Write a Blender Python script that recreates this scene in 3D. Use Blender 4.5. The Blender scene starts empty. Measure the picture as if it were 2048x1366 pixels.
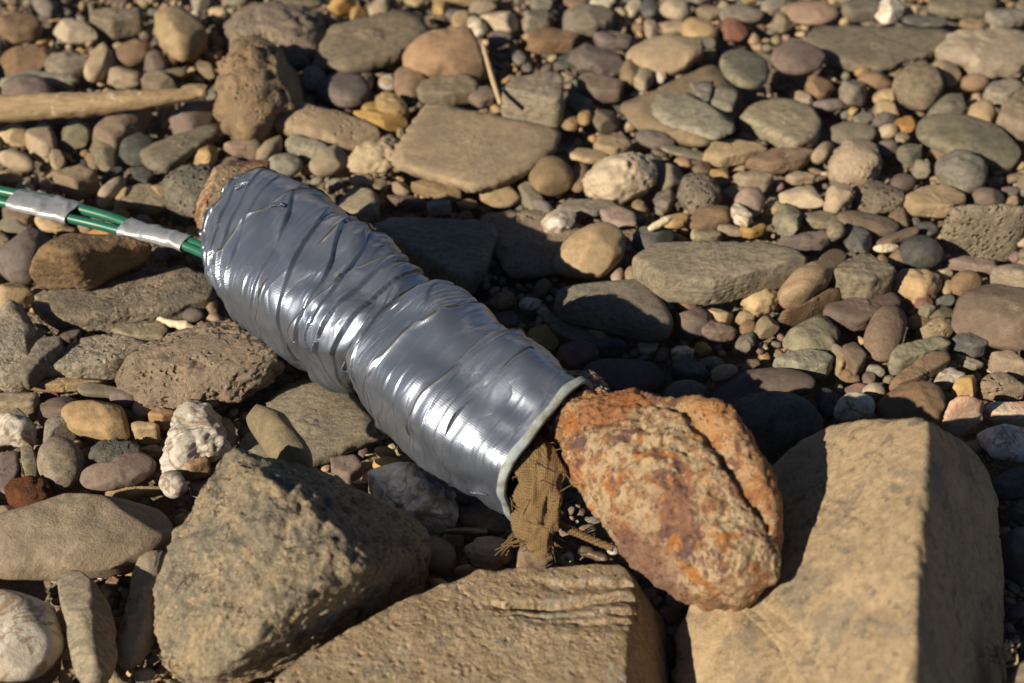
import bpy, bmesh, math, random
import numpy as np
from mathutils import Vector, Matrix, Euler

# ------------------------------------------------------------------ camera, sky, sun, exposure
SC = bpy.context.scene
COL = SC.collection
PITCH = math.radians(40.0)
CAM_H = 0.50
LENS = 50.0
FPX = LENS / 36.0 * 2048.0
cam_d = bpy.data.cameras.new('camera')
cam = bpy.data.objects.new('camera', cam_d)
COL.objects.link(cam)
cam.location = (0, 0, CAM_H)
cam.rotation_euler = (math.pi / 2 - PITCH, 0, 0)
cam_d.lens = LENS
cam_d.sensor_width = 36.0
cam_d.clip_start = 0.01
cam_d.clip_end = 500.0
cam_d.dof.use_dof = True
cam_d.dof.focus_distance = 0.69
cam_d.dof.aperture_fstop = 8.5
SC.camera = cam

SUN_EL = math.radians(30.0)
SUN_A = math.radians(50.0)          # light travels away from the camera and to the right
world = bpy.data.worlds.new('World')
SC.world = world
world.use_nodes = True
wn = world.node_tree
bg = wn.nodes['Background']
sky = wn.nodes.new('ShaderNodeTexSky')
sky.sky_type = 'NISHITA'
sky.sun_disc = False
sky.sun_elevation = SUN_EL
sky.sun_rotation = math.pi + SUN_A
sky.air_density = 0.55
sky.dust_density = 0.1
wn.links.new(sky.outputs[0], bg.inputs[0])
bg.inputs[1].default_value = 0.052
sun_d = bpy.data.lights.new('sun', 'SUN')
sun_d.energy = 5.0
sun_d.angle = math.radians(0.5)
sun_d.color = (1.0, 0.90, 0.745)
sun = bpy.data.objects.new('sun', sun_d)
COL.objects.link(sun)
sdir = Vector((math.sin(SUN_A) * math.cos(SUN_EL), math.cos(SUN_A) * math.cos(SUN_EL), -math.sin(SUN_EL)))
sun.rotation_euler = sdir.to_track_quat('-Z', 'Y').to_euler()
sun.location = (-1, -1, 1.5)
SC.view_settings.view_transform = 'Standard'
SC.view_settings.look = 'None'
SC.view_settings.gamma = 1.0
SC.view_settings.use_curve_mapping = False
SC.view_settings.exposure = 0.47
SC.render.film_transparent = False

RNG = np.random.RandomState(7)
random.seed(7)

# ------------------------------------------------------------------ helpers
SP, CP = math.sin(PITCH), math.cos(PITCH)

def ray(px, py):
    x = (px - 1024.0) / FPX
    y = -(py - 683.0) / FPX
    return np.array([x, CP + y * SP, -SP + y * CP])

def at(px, py, z=0.0):
    """point of the place that the pixel (px, py) of the photograph shows at height z"""
    d = ray(px, py)
    t = (CAM_H - z) / (-d[2])
    return np.array([0, 0, CAM_H]) + d * t

def depth_of(p):
    v = np.asarray(p) - np.array([0, 0, CAM_H])
    return v[1] * CP - v[2] * SP

def px_of(p):
    v = np.asarray(p, dtype=float) - np.array([0, 0, CAM_H])
    dz = v[..., 1] * CP - v[..., 2] * SP
    yy = v[..., 1] * SP + v[..., 2] * CP
    return 1024 + FPX * v[..., 0] / dz, 683 - FPX * yy / dz

_perm = RNG.permutation(256)
_grad = RNG.normal(size=(256, 3)); _grad /= np.linalg.norm(_grad, axis=1)[:, None]

def noise(p):
    p = np.asarray(p, dtype=np.float64)
    i = np.floor(p).astype(np.int64)
    f = p - i
    u = f * f * f * (f * (f * 6 - 15) + 10)
    out = 0
    for dx in (0, 1):
        hx = _perm[(i[:, 0] + dx) & 255]
        wx = u[:, 0] if dx else 1 - u[:, 0]
        for dy in (0, 1):
            hy = _perm[(hx + i[:, 1] + dy) & 255]
            wy = u[:, 1] if dy else 1 - u[:, 1]
            for dz in (0, 1):
                g = _grad[_perm[(hy + i[:, 2] + dz) & 255]]
                wz = u[:, 2] if dz else 1 - u[:, 2]
                d = f - np.array([dx, dy, dz])
                out = out + wx * wy * wz * np.einsum('ij,ij->i', g, d)
    return out * 1.5

def fbm(p, octs=4, gain=0.5):
    a, s, f = 1.0, 0, 1.0
    for o in range(octs):
        s = s + a * noise(p * f + 17.3 * o)
        a *= gain; f *= 2.03
    return s

def ridged(p, octs=3):
    a, s, f = 1.0, 0, 1.0
    for o in range(octs):
        s = s + a * (1 - 2 * np.abs(noise(p * f + 9.1 * o)))
        a *= 0.5; f *= 2.1
    return s

_ico = {}
def ico(sub):
    if sub not in _ico:
        bm = bmesh.new()
        bmesh.ops.create_icosphere(bm, subdivisions=sub, radius=1.0)
        me = bpy.data.meshes.new('template')
        for fc in bm.faces: fc.smooth = True
        bm.to_mesh(me); bm.free()
        co = np.empty(len(me.vertices) * 3); me.vertices.foreach_get('co', co)
        co = co.reshape(-1, 3); co /= np.linalg.norm(co, axis=1)[:, None]
        _ico[sub] = (me, co)
    return _ico[sub]

def link(o, parent=None):
    COL.objects.link(o)
    if parent is not None: o.parent = parent
    return o

def tag(o, label=None, cat=None, group=None, kind=None):
    if label: o['label'] = label
    if cat: o['category'] = cat
    if group: o['group'] = group
    if kind: o['kind'] = kind
    return o

def mesh_obj(name, verts, faces, mat, parent=None, smooth=True, loc=(0, 0, 0)):
    me = bpy.data.meshes.new(name)
    me.from_pydata([tuple(v) for v in np.asarray(verts).tolist()], [], [tuple(f) for f in faces])
    if smooth: me.polygons.foreach_set('use_smooth', [True] * len(me.polygons))
    me.update()
    if mat: me.materials.append(mat)
    o = bpy.data.objects.new(name, me)
    o.location = loc
    return link(o, parent)

def ico_obj(name, sub, co, centre, mat, parent=None):
    me = ico(sub)[0].copy()
    me.name = name
    me.vertices.foreach_set('co', np.ascontiguousarray(co, dtype=np.float32).ravel())
    me.update()
    me.materials.append(mat)
    o = bpy.data.objects.new(name, me)
    o.location = centre
    return link(o, parent)

def grid_faces(n, m, wrap=False):
    f = []
    mm = m if wrap else m - 1
    for i in range(n - 1):
        for j in range(mm):
            j2 = (j + 1) % m
            f.append((i * m + j, i * m + j2, (i + 1) * m + j2, (i + 1) * m + j))
    return f

# ------------------------------------------------------------------ materials
class NT:
    def __init__(self, name):
        self.m = bpy.data.materials.new(name)
        self.m.use_nodes = True
        self.t = self.m.node_tree
        self.b = self.t.nodes['Principled BSDF']
    def n(self, typ, **kw):
        nd = self.t.nodes.new(typ)
        for k, v in kw.items():
            if k.startswith('i_'):
                key = k[2:]
                nd.inputs[int(key) if key.isdigit() else key.replace('_', ' ')].default_value = v
            else:
                setattr(nd, k, v)
        return nd
    def l(self, a, b): self.t.links.new(a, b)
    def val(self, x, sock):
        if isinstance(x, (int, float, tuple)): sock.default_value = x
        else: self.l(x, sock)
    def noise(self, vec, scale, detail=4, rough=0.55, dist=0.0):
        nd = self.n('ShaderNodeTexNoise'); self.l(vec, nd.inputs['Vector'])
        nd.inputs['Scale'].default_value = scale; nd.inputs['Detail'].default_value = detail
        nd.inputs['Roughness'].default_value = rough; nd.inputs['Distortion'].default_value = dist
        return nd.outputs['Fac']
    def ramp(self, fac, lo, hi, a=0.0, b=1.0):
        nd = self.n('ShaderNodeMapRange'); nd.interpolation_type = 'SMOOTHSTEP'
        self.val(fac, nd.inputs[0])
        for k, v in zip((1, 2, 3, 4), (lo, hi, a, b)): nd.inputs[k].default_value = v
        return nd.outputs[0]
    def math(self, op, a, b=0.0):
        nd = self.n('ShaderNodeMath', operation=op); self.val(a, nd.inputs[0]); self.val(b, nd.inputs[1])
        return nd.outputs[0]
    def mix(self, fac, a, b, mode='MIX'):
        nd = self.n('ShaderNodeMix', data_type='RGBA', blend_type=mode)
        self.val(fac, nd.inputs[0])
        self.val(a if not (isinstance(a, tuple) and len(a) == 3) else a + (1,), nd.inputs[6])
        self.val(b if not (isinstance(b, tuple) and len(b) == 3) else b + (1,), nd.inputs[7])
        return nd.outputs[2]

def objvec(t, stretch=None):
    tc = t.n('ShaderNodeTexCoord')
    oi = t.n('ShaderNodeObjectInfo')
    r = t.math('MULTIPLY', oi.outputs['Random'], 31.0)
    add = t.n('ShaderNodeVectorMath', operation='ADD')
    t.l(tc.outputs['Object'], add.inputs[0]); t.l(r, add.inputs[1])
    v = add.outputs[0]
    if stretch:
        mp = t.n('ShaderNodeMapping'); mp.inputs['Scale'].default_value = stretch
        mp.inputs['Rotation'].default_value = (0.3, 0.2, 0.5)
        t.l(v, mp.inputs[0]); v = mp.outputs[0]
    return v, oi.outputs['Random']

def stone_mat(name, c1, c2, cov=0.5, scale=45., speck=0.35, bump=0.5, grain=900., rough=0.85, dust=0.25,
              vein=None, pit=0.0, stretch=None, crack=0.0, blot=None, spec=0.25, coat=0.0, dustc=(0.36, 0.255, 0.15)):
    t = NT(name)
    v, rnd = objvec(t)
    vs = v
    if stretch: vs, _ = objvec(t, stretch)
    big = t.noise(vs, scale, 5, 0.6, 0.6)
    col = t.mix(t.ramp(big, cov - 0.13, cov + 0.13), c1, c2)
    mid = t.noise(vs, scale * 4.3, 4, 0.65)
    lo_ = t.noise(v, scale * .45, 3, .6)
    col = t.mix(t.ramp(lo_, .35, .65, 0, .45), col, tuple(x * 1.35 for x in c2))
    col = t.mix(t.ramp(mid, 0.36, 0.68, 0.0, 0.8), col, tuple(x * 0.62 for x in c1))
    # blotches of pale dry silt lying on the stone
    if dust > 0:
        dn = t.noise(v, scale * 1.7, 6, 0.7, 0.3)
        col = t.mix(t.ramp(dn, 0.62 - 0.3 * dust, 0.80 - 0.25 * dust, 0.0, 0.25 + 0.6 * dust), col, dustc)
    if vein:
        vc, vs_, vw = vein
        vn = t.noise(vs, vs_, 4, 0.6, 1.2)
        d = t.math('ABSOLUTE', t.math('SUBTRACT', vn, 0.5))
        col = t.mix(t.ramp(d, 0.0, vw, 0.85, 0.0), col, vc)
    if blot:
        bn = t.noise(v, blot[1], 6, 0.7, 0.5)
        col = t.mix(t.ramp(bn, blot[2], blot[2] + .07, 0, blot[3]), col, blot[0])
        bn2 = t.noise(vs, blot[1] * 3.1, 5, 0.7, 0.2)
        col = t.mix(t.ramp(bn2, blot[2] + .03, blot[2] + .09, 0, blot[3]), col, tuple(x * .55 for x in blot[0]))
        bn3 = t.noise(v, blot[1] * .6, 5, 0.65, 0.8)
        col = t.mix(t.ramp(bn3, .55, .68, 0, .5), col, tuple(min(.6, x * 1.3) for x in c1))
    fine = t.noise(v, grain, 3, 0.7)
    dark = t.ramp(fine, 0.30, 0.47, 1.0, 0.0)
    col = t.mix(t.math('MULTIPLY', dark, speck), col, tuple(x * 0.33 for x in c1))
    lite = t.ramp(t.noise(v, grain * 0.8, 2, 0.6), 0.60, 0.72)
    col = t.mix(t.math('MULTIPLY', lite, speck * 0.7), col, tuple(min(0.75, x * 1.8 + 0.04) for x in c2))
    hs = t.n('ShaderNodeHueSaturation')
    t.l(t.ramp(rnd, 0, 1, 0.78, 1.15), hs.inputs['Value'])
    t.l(t.ramp(t.math('FRACT', t.math('MULTIPLY', rnd, 7.3)), 0, 1, 0.88, 1.18), hs.inputs['Saturation'])
    t.l(col, hs.inputs['Color'])
    t.l(hs.outputs[0], t.b.inputs['Base Color'])
    t.b.inputs['Roughness'].default_value = rough
    t.b.inputs['Specular IOR Level'].default_value = spec
    h = t.math('ADD', t.math('MULTIPLY', t.noise(v, grain * 0.30, 6, 0.72), 1.15), t.math('MULTIPLY', fine, 0.5))
    if crack > 0:
        cn = t.noise(vs, 22, 7, 0.62, 0.4)
        cm = t.ramp(t.math('ABSOLUTE', t.math('SUBTRACT', cn, 0.5)), 0.0015, 0.006, 1.0, 0.0)
        cm = t.math('MULTIPLY', cm, t.ramp(t.noise(v, 30, 3), 0.48, 0.58))
        h = t.math('SUBTRACT', h, t.math('MULTIPLY', cm, 2.2 * crack))
    if pit > 0:
        vo = t.n('ShaderNodeTexVoronoi'); vo.inputs['Scale'].default_value = 260.0
        t.l(v, vo.inputs['Vector'])
        pm = t.ramp(vo.outputs['Distance'], 0.08, 0.42, -1.0, 0.0)
        msk = t.ramp(t.noise(v, 60, 3), 0.42, 0.6)
        h = t.math('ADD', h, t.math('MULTIPLY', t.math('MULTIPLY', pm, msk), pit * 2.5))
    bp = t.n('ShaderNodeBump'); bp.inputs['Strength'].default_value = bump
    bp.inputs['Distance'].default_value = 0.0016
    t.l(h, bp.inputs['Height']); t.l(bp.outputs[0], t.b.inputs['Normal'])
    if coat: 
        t.b.inputs['Subsurface Weight'].default_value = coat
        t.b.inputs['Subsurface Radius'].default_value = (1, .8, .6)
        t.b.inputs['Subsurface Scale'].default_value = 0.004
    return t.m

M = {}
def addm(k, *a, **kw): M[k] = stone_mat('stone_' + k, *a, **kw)
addm('tan',   (.35, .255, .155), (.24, .18, .115), dust=.4, speck=.5)
addm('sand',  (.39, .285, .17), (.29, .21, .13), dust=.5, speck=.6, bump=.9, pit=.3)
addm('grey',  (.21, .175, .125), (.27, .215, .15), dust=.35, stretch=(1, 1, 3), speck=.5)
addm('slate', (.185, .16, .118), (.255, .21, .145), dust=.25, stretch=(1, 2.5, 1), speck=.5)
addm('olive', (.235, .19, .12), (.165, .14, .095), dust=.35, speck=.5)
addm('green', (.20, .182, .13), (.265, .23, .16), dust=.25, speck=.4)
addm('brown', (.25, .17, .11), (.175, .12, .08), dust=.35, speck=.45)
addm('mauve', (.185, .138, .112), (.14, .108, .09), dust=.2, speck=.3, bump=.35)
addm('cream', (.46, .355, .23), (.32, .235, .14), dust=.25, cov=.55, coat=.05)
addm('white', (.66, .59, .49), (.36, .27, .17), cov=.60, scale=75, dust=.0, speck=.25, vein=((.25, .16, .08), 45, .05), coat=.1, rough=.6, spec=.4, bump=.45)
addm('orange', (.41, .245, .12), (.30, .18, .095), dust=.25, speck=.3, bump=.35, rough=.75)
addm('ochre', (.44, .295, .14), (.33, .215, .10), dust=.25, speck=.3, rough=.7, bump=.4)
addm('pink',  (.33, .225, .165), (.26, .18, .13), dust=.25, speck=.4)
addm('red',   (.25, .135, .10), (.19, .10, .075), dust=.2)
addm('dark',  (.085, .08, .07), (.125, .115, .095), dust=.12, speck=.4)
addm('pitted', (.20, .17, .13), (.27, .215, .15), dust=.3, pit=1.0, bump=1.0, speck=.7)
addm('clinker', (.12, .11, .09), (.19, .165, .125), dust=.15, pit=1.0, bump=1.2, speck=.7)
addm('coarse', (.30, .22, .145), (.21, .155, .105), dust=.55, pit=.6, bump=1.1, speck=.65)
addm('boulder', (.25, .21, .15), (.38, .29, .18), cov=.52, scale=80, crack=1, blot=((.16, .145, .115), 32, .52, .6), dust=.4, pit=.25, bump=1.1, speck=.6)
addm('banded', (.34, .25, .16), (.22, .15, .095), dust=.1, stretch=(1, 6, 1), speck=.5)
addm('quartzred', (.56, .46, .35), (.40, .16, .10), cov=.55, scale=90, dust=.0, speck=.4, coat=.15, rough=.45, spec=.5)
addm('rustrock', (.15, .055, .025), (.07, .035, .02), dust=.1, bump=1.1)
# ------------------------------------------------------------------ stone builders
def resample_outline(pts, n=128, smooth=3.0):
    """polar radius of a footprint polygon about its centroid"""
    P = np.asarray(pts, dtype=float)
    x, y = P[:, 0], P[:, 1]
    x2, y2 = np.roll(x, -1), np.roll(y, -1)
    cr = x * y2 - x2 * y
    A = cr.sum() / 2
    cx = ((x + x2) * cr).sum() / (6 * A); cy = ((y + y2) * cr).sum() / (6 * A)
    Q = P - [cx, cy]
    az = np.arange(n) / n * 2 * np.pi
    D = np.stack([np.cos(az), np.sin(az)], 1)
    r = np.zeros(n)
    for i in range(len(Q)):
        a, b = Q[i], Q[(i + 1) % len(Q)]
        e = b - a
        den = D[:, 0] * e[1] - D[:, 1] * e[0]
        den = np.where(np.abs(den) < 1e-12, 1e-12, den)
        t = (a[0] * e[1] - a[1] * e[0]) / den
        s = (a[0] * D[:, 1] - a[1] * D[:, 0]) / den
        ok = (t > 0) & (s >= -1e-6) & (s <= 1 + 1e-6)
        r = np.where(ok & (t > r), t, r)
    r[r <= 0] = r[r > 0].mean()
    if smooth > 0:
        k = np.arange(n); k = np.minimum(k, n - k)
        g = np.exp(-0.5 * (k / smooth) ** 2); g /= g.sum()
        r = np.real(np.fft.ifft(np.fft.fft(r) * np.fft.fft(g)))
    return np.array([cx, cy]), r

STYLE = {          # e1, thickness ratio, noise amp, noise freq, outline smoothing
    'round': (0.85, 0.66, 0.075, 1.4, 2.6),
    'egg':   (1.00, 0.80, 0.045, 1.1, 4.0),
    'flat':  (0.62, 0.42, 0.04, 1.4, 3.0),
    'lump':  (0.85, 0.72, 0.15, 2.2, 2.0),
    'rough': (0.80, 0.75, 0.14, 2.8, 1.6),
}
OCC = []            # (image polygon) of placed stones, for the fill

def ell(cx, cy, w, h, a=0, n=20, wob=0.05, rs=None):
    rs = rs or RNG
    a = math.radians(a)
    ph = rs.rand(3) * 6.28
    out = []
    for i in range(n):
        t = 2 * math.pi * i / n
        k = 1 + wob * (math.sin(2 * t + ph[0]) * .6 + math.sin(3 * t + ph[1]) * .7 + math.sin(5 * t + ph[2]) * .3)
        x, y = math.cos(t) * w / 2 * k, math.sin(t) * h / 2 * k
        out.append((cx + x * math.cos(a) - y * math.sin(a), cy + x * math.sin(a) + y * math.cos(a)))
    return out

def pick_sub(npx):
    return 6 if npx > 320 else 5 if npx > 105 else 4

def pebble(name, outline, mat, style='round', thick=None, lift=0.0, rot=0.0, sub=None, seed=0, rough=1.0, soft=False):
    """smooth or lumpy stone: the traced outline is laid out at the stone's own height and given its thickness"""
    e1, tr, na, nf, sm = STYLE[style]
    O = np.asarray(outline, float)
    w_px, h_px = np.ptp(O[:, 0]), np.ptp(O[:, 1])
    cx, cy = O.mean(0)
    D0 = depth_of(at(cx, cy, 0.01))
    Wm, Hm = w_px * D0 / FPX, h_px * D0 / FPX
    small = min(Wm, Hm * 1.2)
    c = (thick if thick else tr) * small * 0.5
    c = min(c, 0.42 * Hm / CP)
    zc = lift + 0.35 * c
    G = np.array([at(x, y, zc)[:2] for x, y in O])
    k = math.sqrt(max(0.3, 1 - (2 * c * CP / Hm) ** 2))
    cen, r = resample_outline(G, 128, sm)
    me, U = ico(sub or pick_sub(max(w_px, h_px)))
    sub = sub or pick_sub(max(w_px, h_px))
    az = np.arctan2(U[:, 1], U[:, 0]) % (2 * np.pi)
    rr = np.interp(az, np.arange(129) / 128 * 2 * np.pi, np.append(r, r[0]))
    ce = np.sqrt(np.maximum(0, 1 - U[:, 2] ** 2))
    e = e1
    X = rr * ce ** e * np.cos(az); Y = rr * ce ** e * np.sin(az) * k
    Z = c * np.sign(U[:, 2]) * np.abs(U[:, 2]) ** e
    co = np.stack([X, Y, Z], 1)
    R = (Wm + Hm) / 4
    off = np.array([seed * 3.71, seed * 1.93, seed * 5.17])
    q = co / R * nf + off
    d = fbm(q, 3) * na
    if style in ('lump', 'rough'):
        d = d + ridged(q * 1.7 + 5, 3) * na * 0.35
    if style == 'rough':
        d = d - np.maximum(0, noise(q * 5 + 3) - 0.25) * na * 1.2 + fbm(q * 6, 2) * na * .3
    d = d * R * rough
    co = co * (1 + (d / np.maximum(1e-6, np.linalg.norm(co, axis=1)))[:, None])
    # a few worn flats
    rs = np.random.RandomState(seed + 11)
    ext0 = np.ptp(co, axis=0)
    hard = (not soft) and style in ('lump', 'rough') + (('round',) if rs.rand() < .6 else ())
    for _ in range({'egg': 2, 'flat': 3}.get(style, 9 if hard else 5)):
        n = rs.normal(size=3); n[2] = abs(n[2]) * 0.9; n = n / ext0; n /= np.linalg.norm(n)
        s = co @ n
        lim = s.max() * (rs.uniform(0.62, 0.9) if hard else rs.uniform(0.75, 0.94))
        ex = np.maximum(0, s - lim)
        co = co - n * (ex * (0.97 if hard else .8))[:, None]
    co = co * np.clip(ext0 / np.maximum(1e-6, np.ptp(co, axis=0)), 1, 1.35)
    ta = math.radians(rs.uniform(-13, 13)) + math.radians(rot); tb = math.radians(rs.uniform(-9, 9))
    Rm = np.array(Euler((tb, ta, 0)).to_matrix())
    co = co @ Rm.T
    o = ico_obj(name, sub, co, (cen[0], cen[1], zc), mat)
    OCC.append(O)
    return o

def hull_planes(P):
    bm = bmesh.new()
    vs = [bm.verts.new(tuple(p)) for p in P]
    bmesh.ops.convex_hull(bm, input=vs)
    bm.normal_update()
    pl = {}
    for f in bm.faces:
        n = np.array(f.normal); d = float(n @ np.array(f.verts[0].co))
        if d < 0: n, d = -n, -d
        pl[tuple(np.round(n, 3))] = (n, d)
    bm.free()
    return pl.values()

def hull_stone(name, pts3, mat, p=26, sub=5, na=0.03, nf=2.0, seed=0, strata=0.0, extra=None, fine=0.25, chip=.05):
    """angular stone: soft intersection of the planes of a convex body, then worn by noise"""
    P = np.asarray(pts3, float)
    c = (P.max(0) + P.min(0)) / 2 * 0.5 + P.mean(0) * 0.5
    Q = P - c
    pl = list(hull_planes(Q))
    me, U = ico(sub)
    acc = np.zeros(len(U))
    N_ = np.array([n for n, d in pl])
    wts = 1.0 / (np.maximum(0, N_ @ N_.T) ** 60).sum(1)
    big = np.max([(U @ n) / max(d, 1e-5) for n, d in pl], axis=0)
    for (n, d), w_ in zip(pl, wts):
        acc += w_ * np.maximum(0, (U @ n) / max(d, 1e-5) / big) ** p
    # planes sharing one direction are counted together, so soften only at real edges
    r = acc ** (-1.0 / p) / big
    co = U * r[:, None]
    # chips and worn spots along the edges where two unlike planes meet
    pn = np.array([n for n, d in pl]); pd = np.array([max(d, 1e-5) for n, d in pl])
    RT = np.maximum(0, U @ pn.T) / pd[None]
    im = RT.argmax(1); r1 = RT[np.arange(len(U)), im]
    r2 = np.where((pn @ pn.T)[im] < .93, RT, 0).max(1)
    edge = np.clip((r2 / r1 - .90) / .10, 0, 1)
    R = np.linalg.norm(np.ptp(Q, axis=0)) / 2
    off = np.array([seed * 2.3, seed * 4.1, seed * 1.7])
    q = co / R * nf + off
    d = (fbm(q * 1.0, 3) * 0.9 + ridged(q * 2.3, 3) * 0.25 + fbm(q * 9, 3) * fine) * na
    if strata > 0:
        z = co[:, 2] / R * 22 + fbm(q * 1.5, 2) * 1.2
        hor = 1 - np.abs(U[:, 2])
        d = d + strata * hor * (np.abs((z % 1.0) - 0.5) * 2 - 0.5) * (0.5 + noise(q * 3))
    chp = np.clip(noise(q * 3.1 + 8) * 1.6 + .15, 0, 1) * .6 + np.clip(noise(q * 8 + 3) * 2, 0, 1) * .3
    d = d - edge * chp * chip
    co = co + U * (d * R)[:, None]
    if extra is not None: co = extra(co, U, c)
    o = ico_obj(name, sub, co, c, mat)
    return o

def slab(name, outline, mat, thick=0.012, lift=0.0, slope=(0, 0), p=30, sub=None, seed=0, na=0.02, nf=2.2, strata=0.0,
         inset=0.05, top_in=0.04, chunk=0.0, fine=.25):
    O = np.asarray(outline, float)
    w_px, h_px = np.ptp(O[:, 0]), np.ptp(O[:, 1])
    thick = thick * .5
    zb, zt = lift - 0.35 * thick, lift + 0.65 * thick
    y0, y1 = O[:, 1].min(), O[:, 1].max()
    rs = np.random.RandomState(seed + 3)
    xy = []
    for x, y in O:
        w = (y - y0) / (y1 - y0)
        w = w * w * (3 - 2 * w)
        xy.append(at(x, y, zt * (1 - w) + zb * w)[:2])
    xy = np.array(xy)
    c = xy.mean(0)
    pts = []
    for q in xy:
        v = q - c
        hgt = slope[0] * v[0] + slope[1] * v[1]
        j = rs.uniform(-1, 1) * chunk
        pts.append((*(c + v * (1 - top_in + j * .3)), zt + hgt + j * thick))
        pts.append((*(c + v), zb + thick * rs.uniform(.35, .6)))
        pts.append((*(c + v * (1 - inset * 2)), zb - thick * .1))
    o = hull_stone(name, pts, mat, p=p, sub=sub or pick_sub(max(w_px, h_px)), na=na, nf=nf, seed=seed, strata=strata, fine=fine)
    OCC.append(O)
    return o
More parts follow.
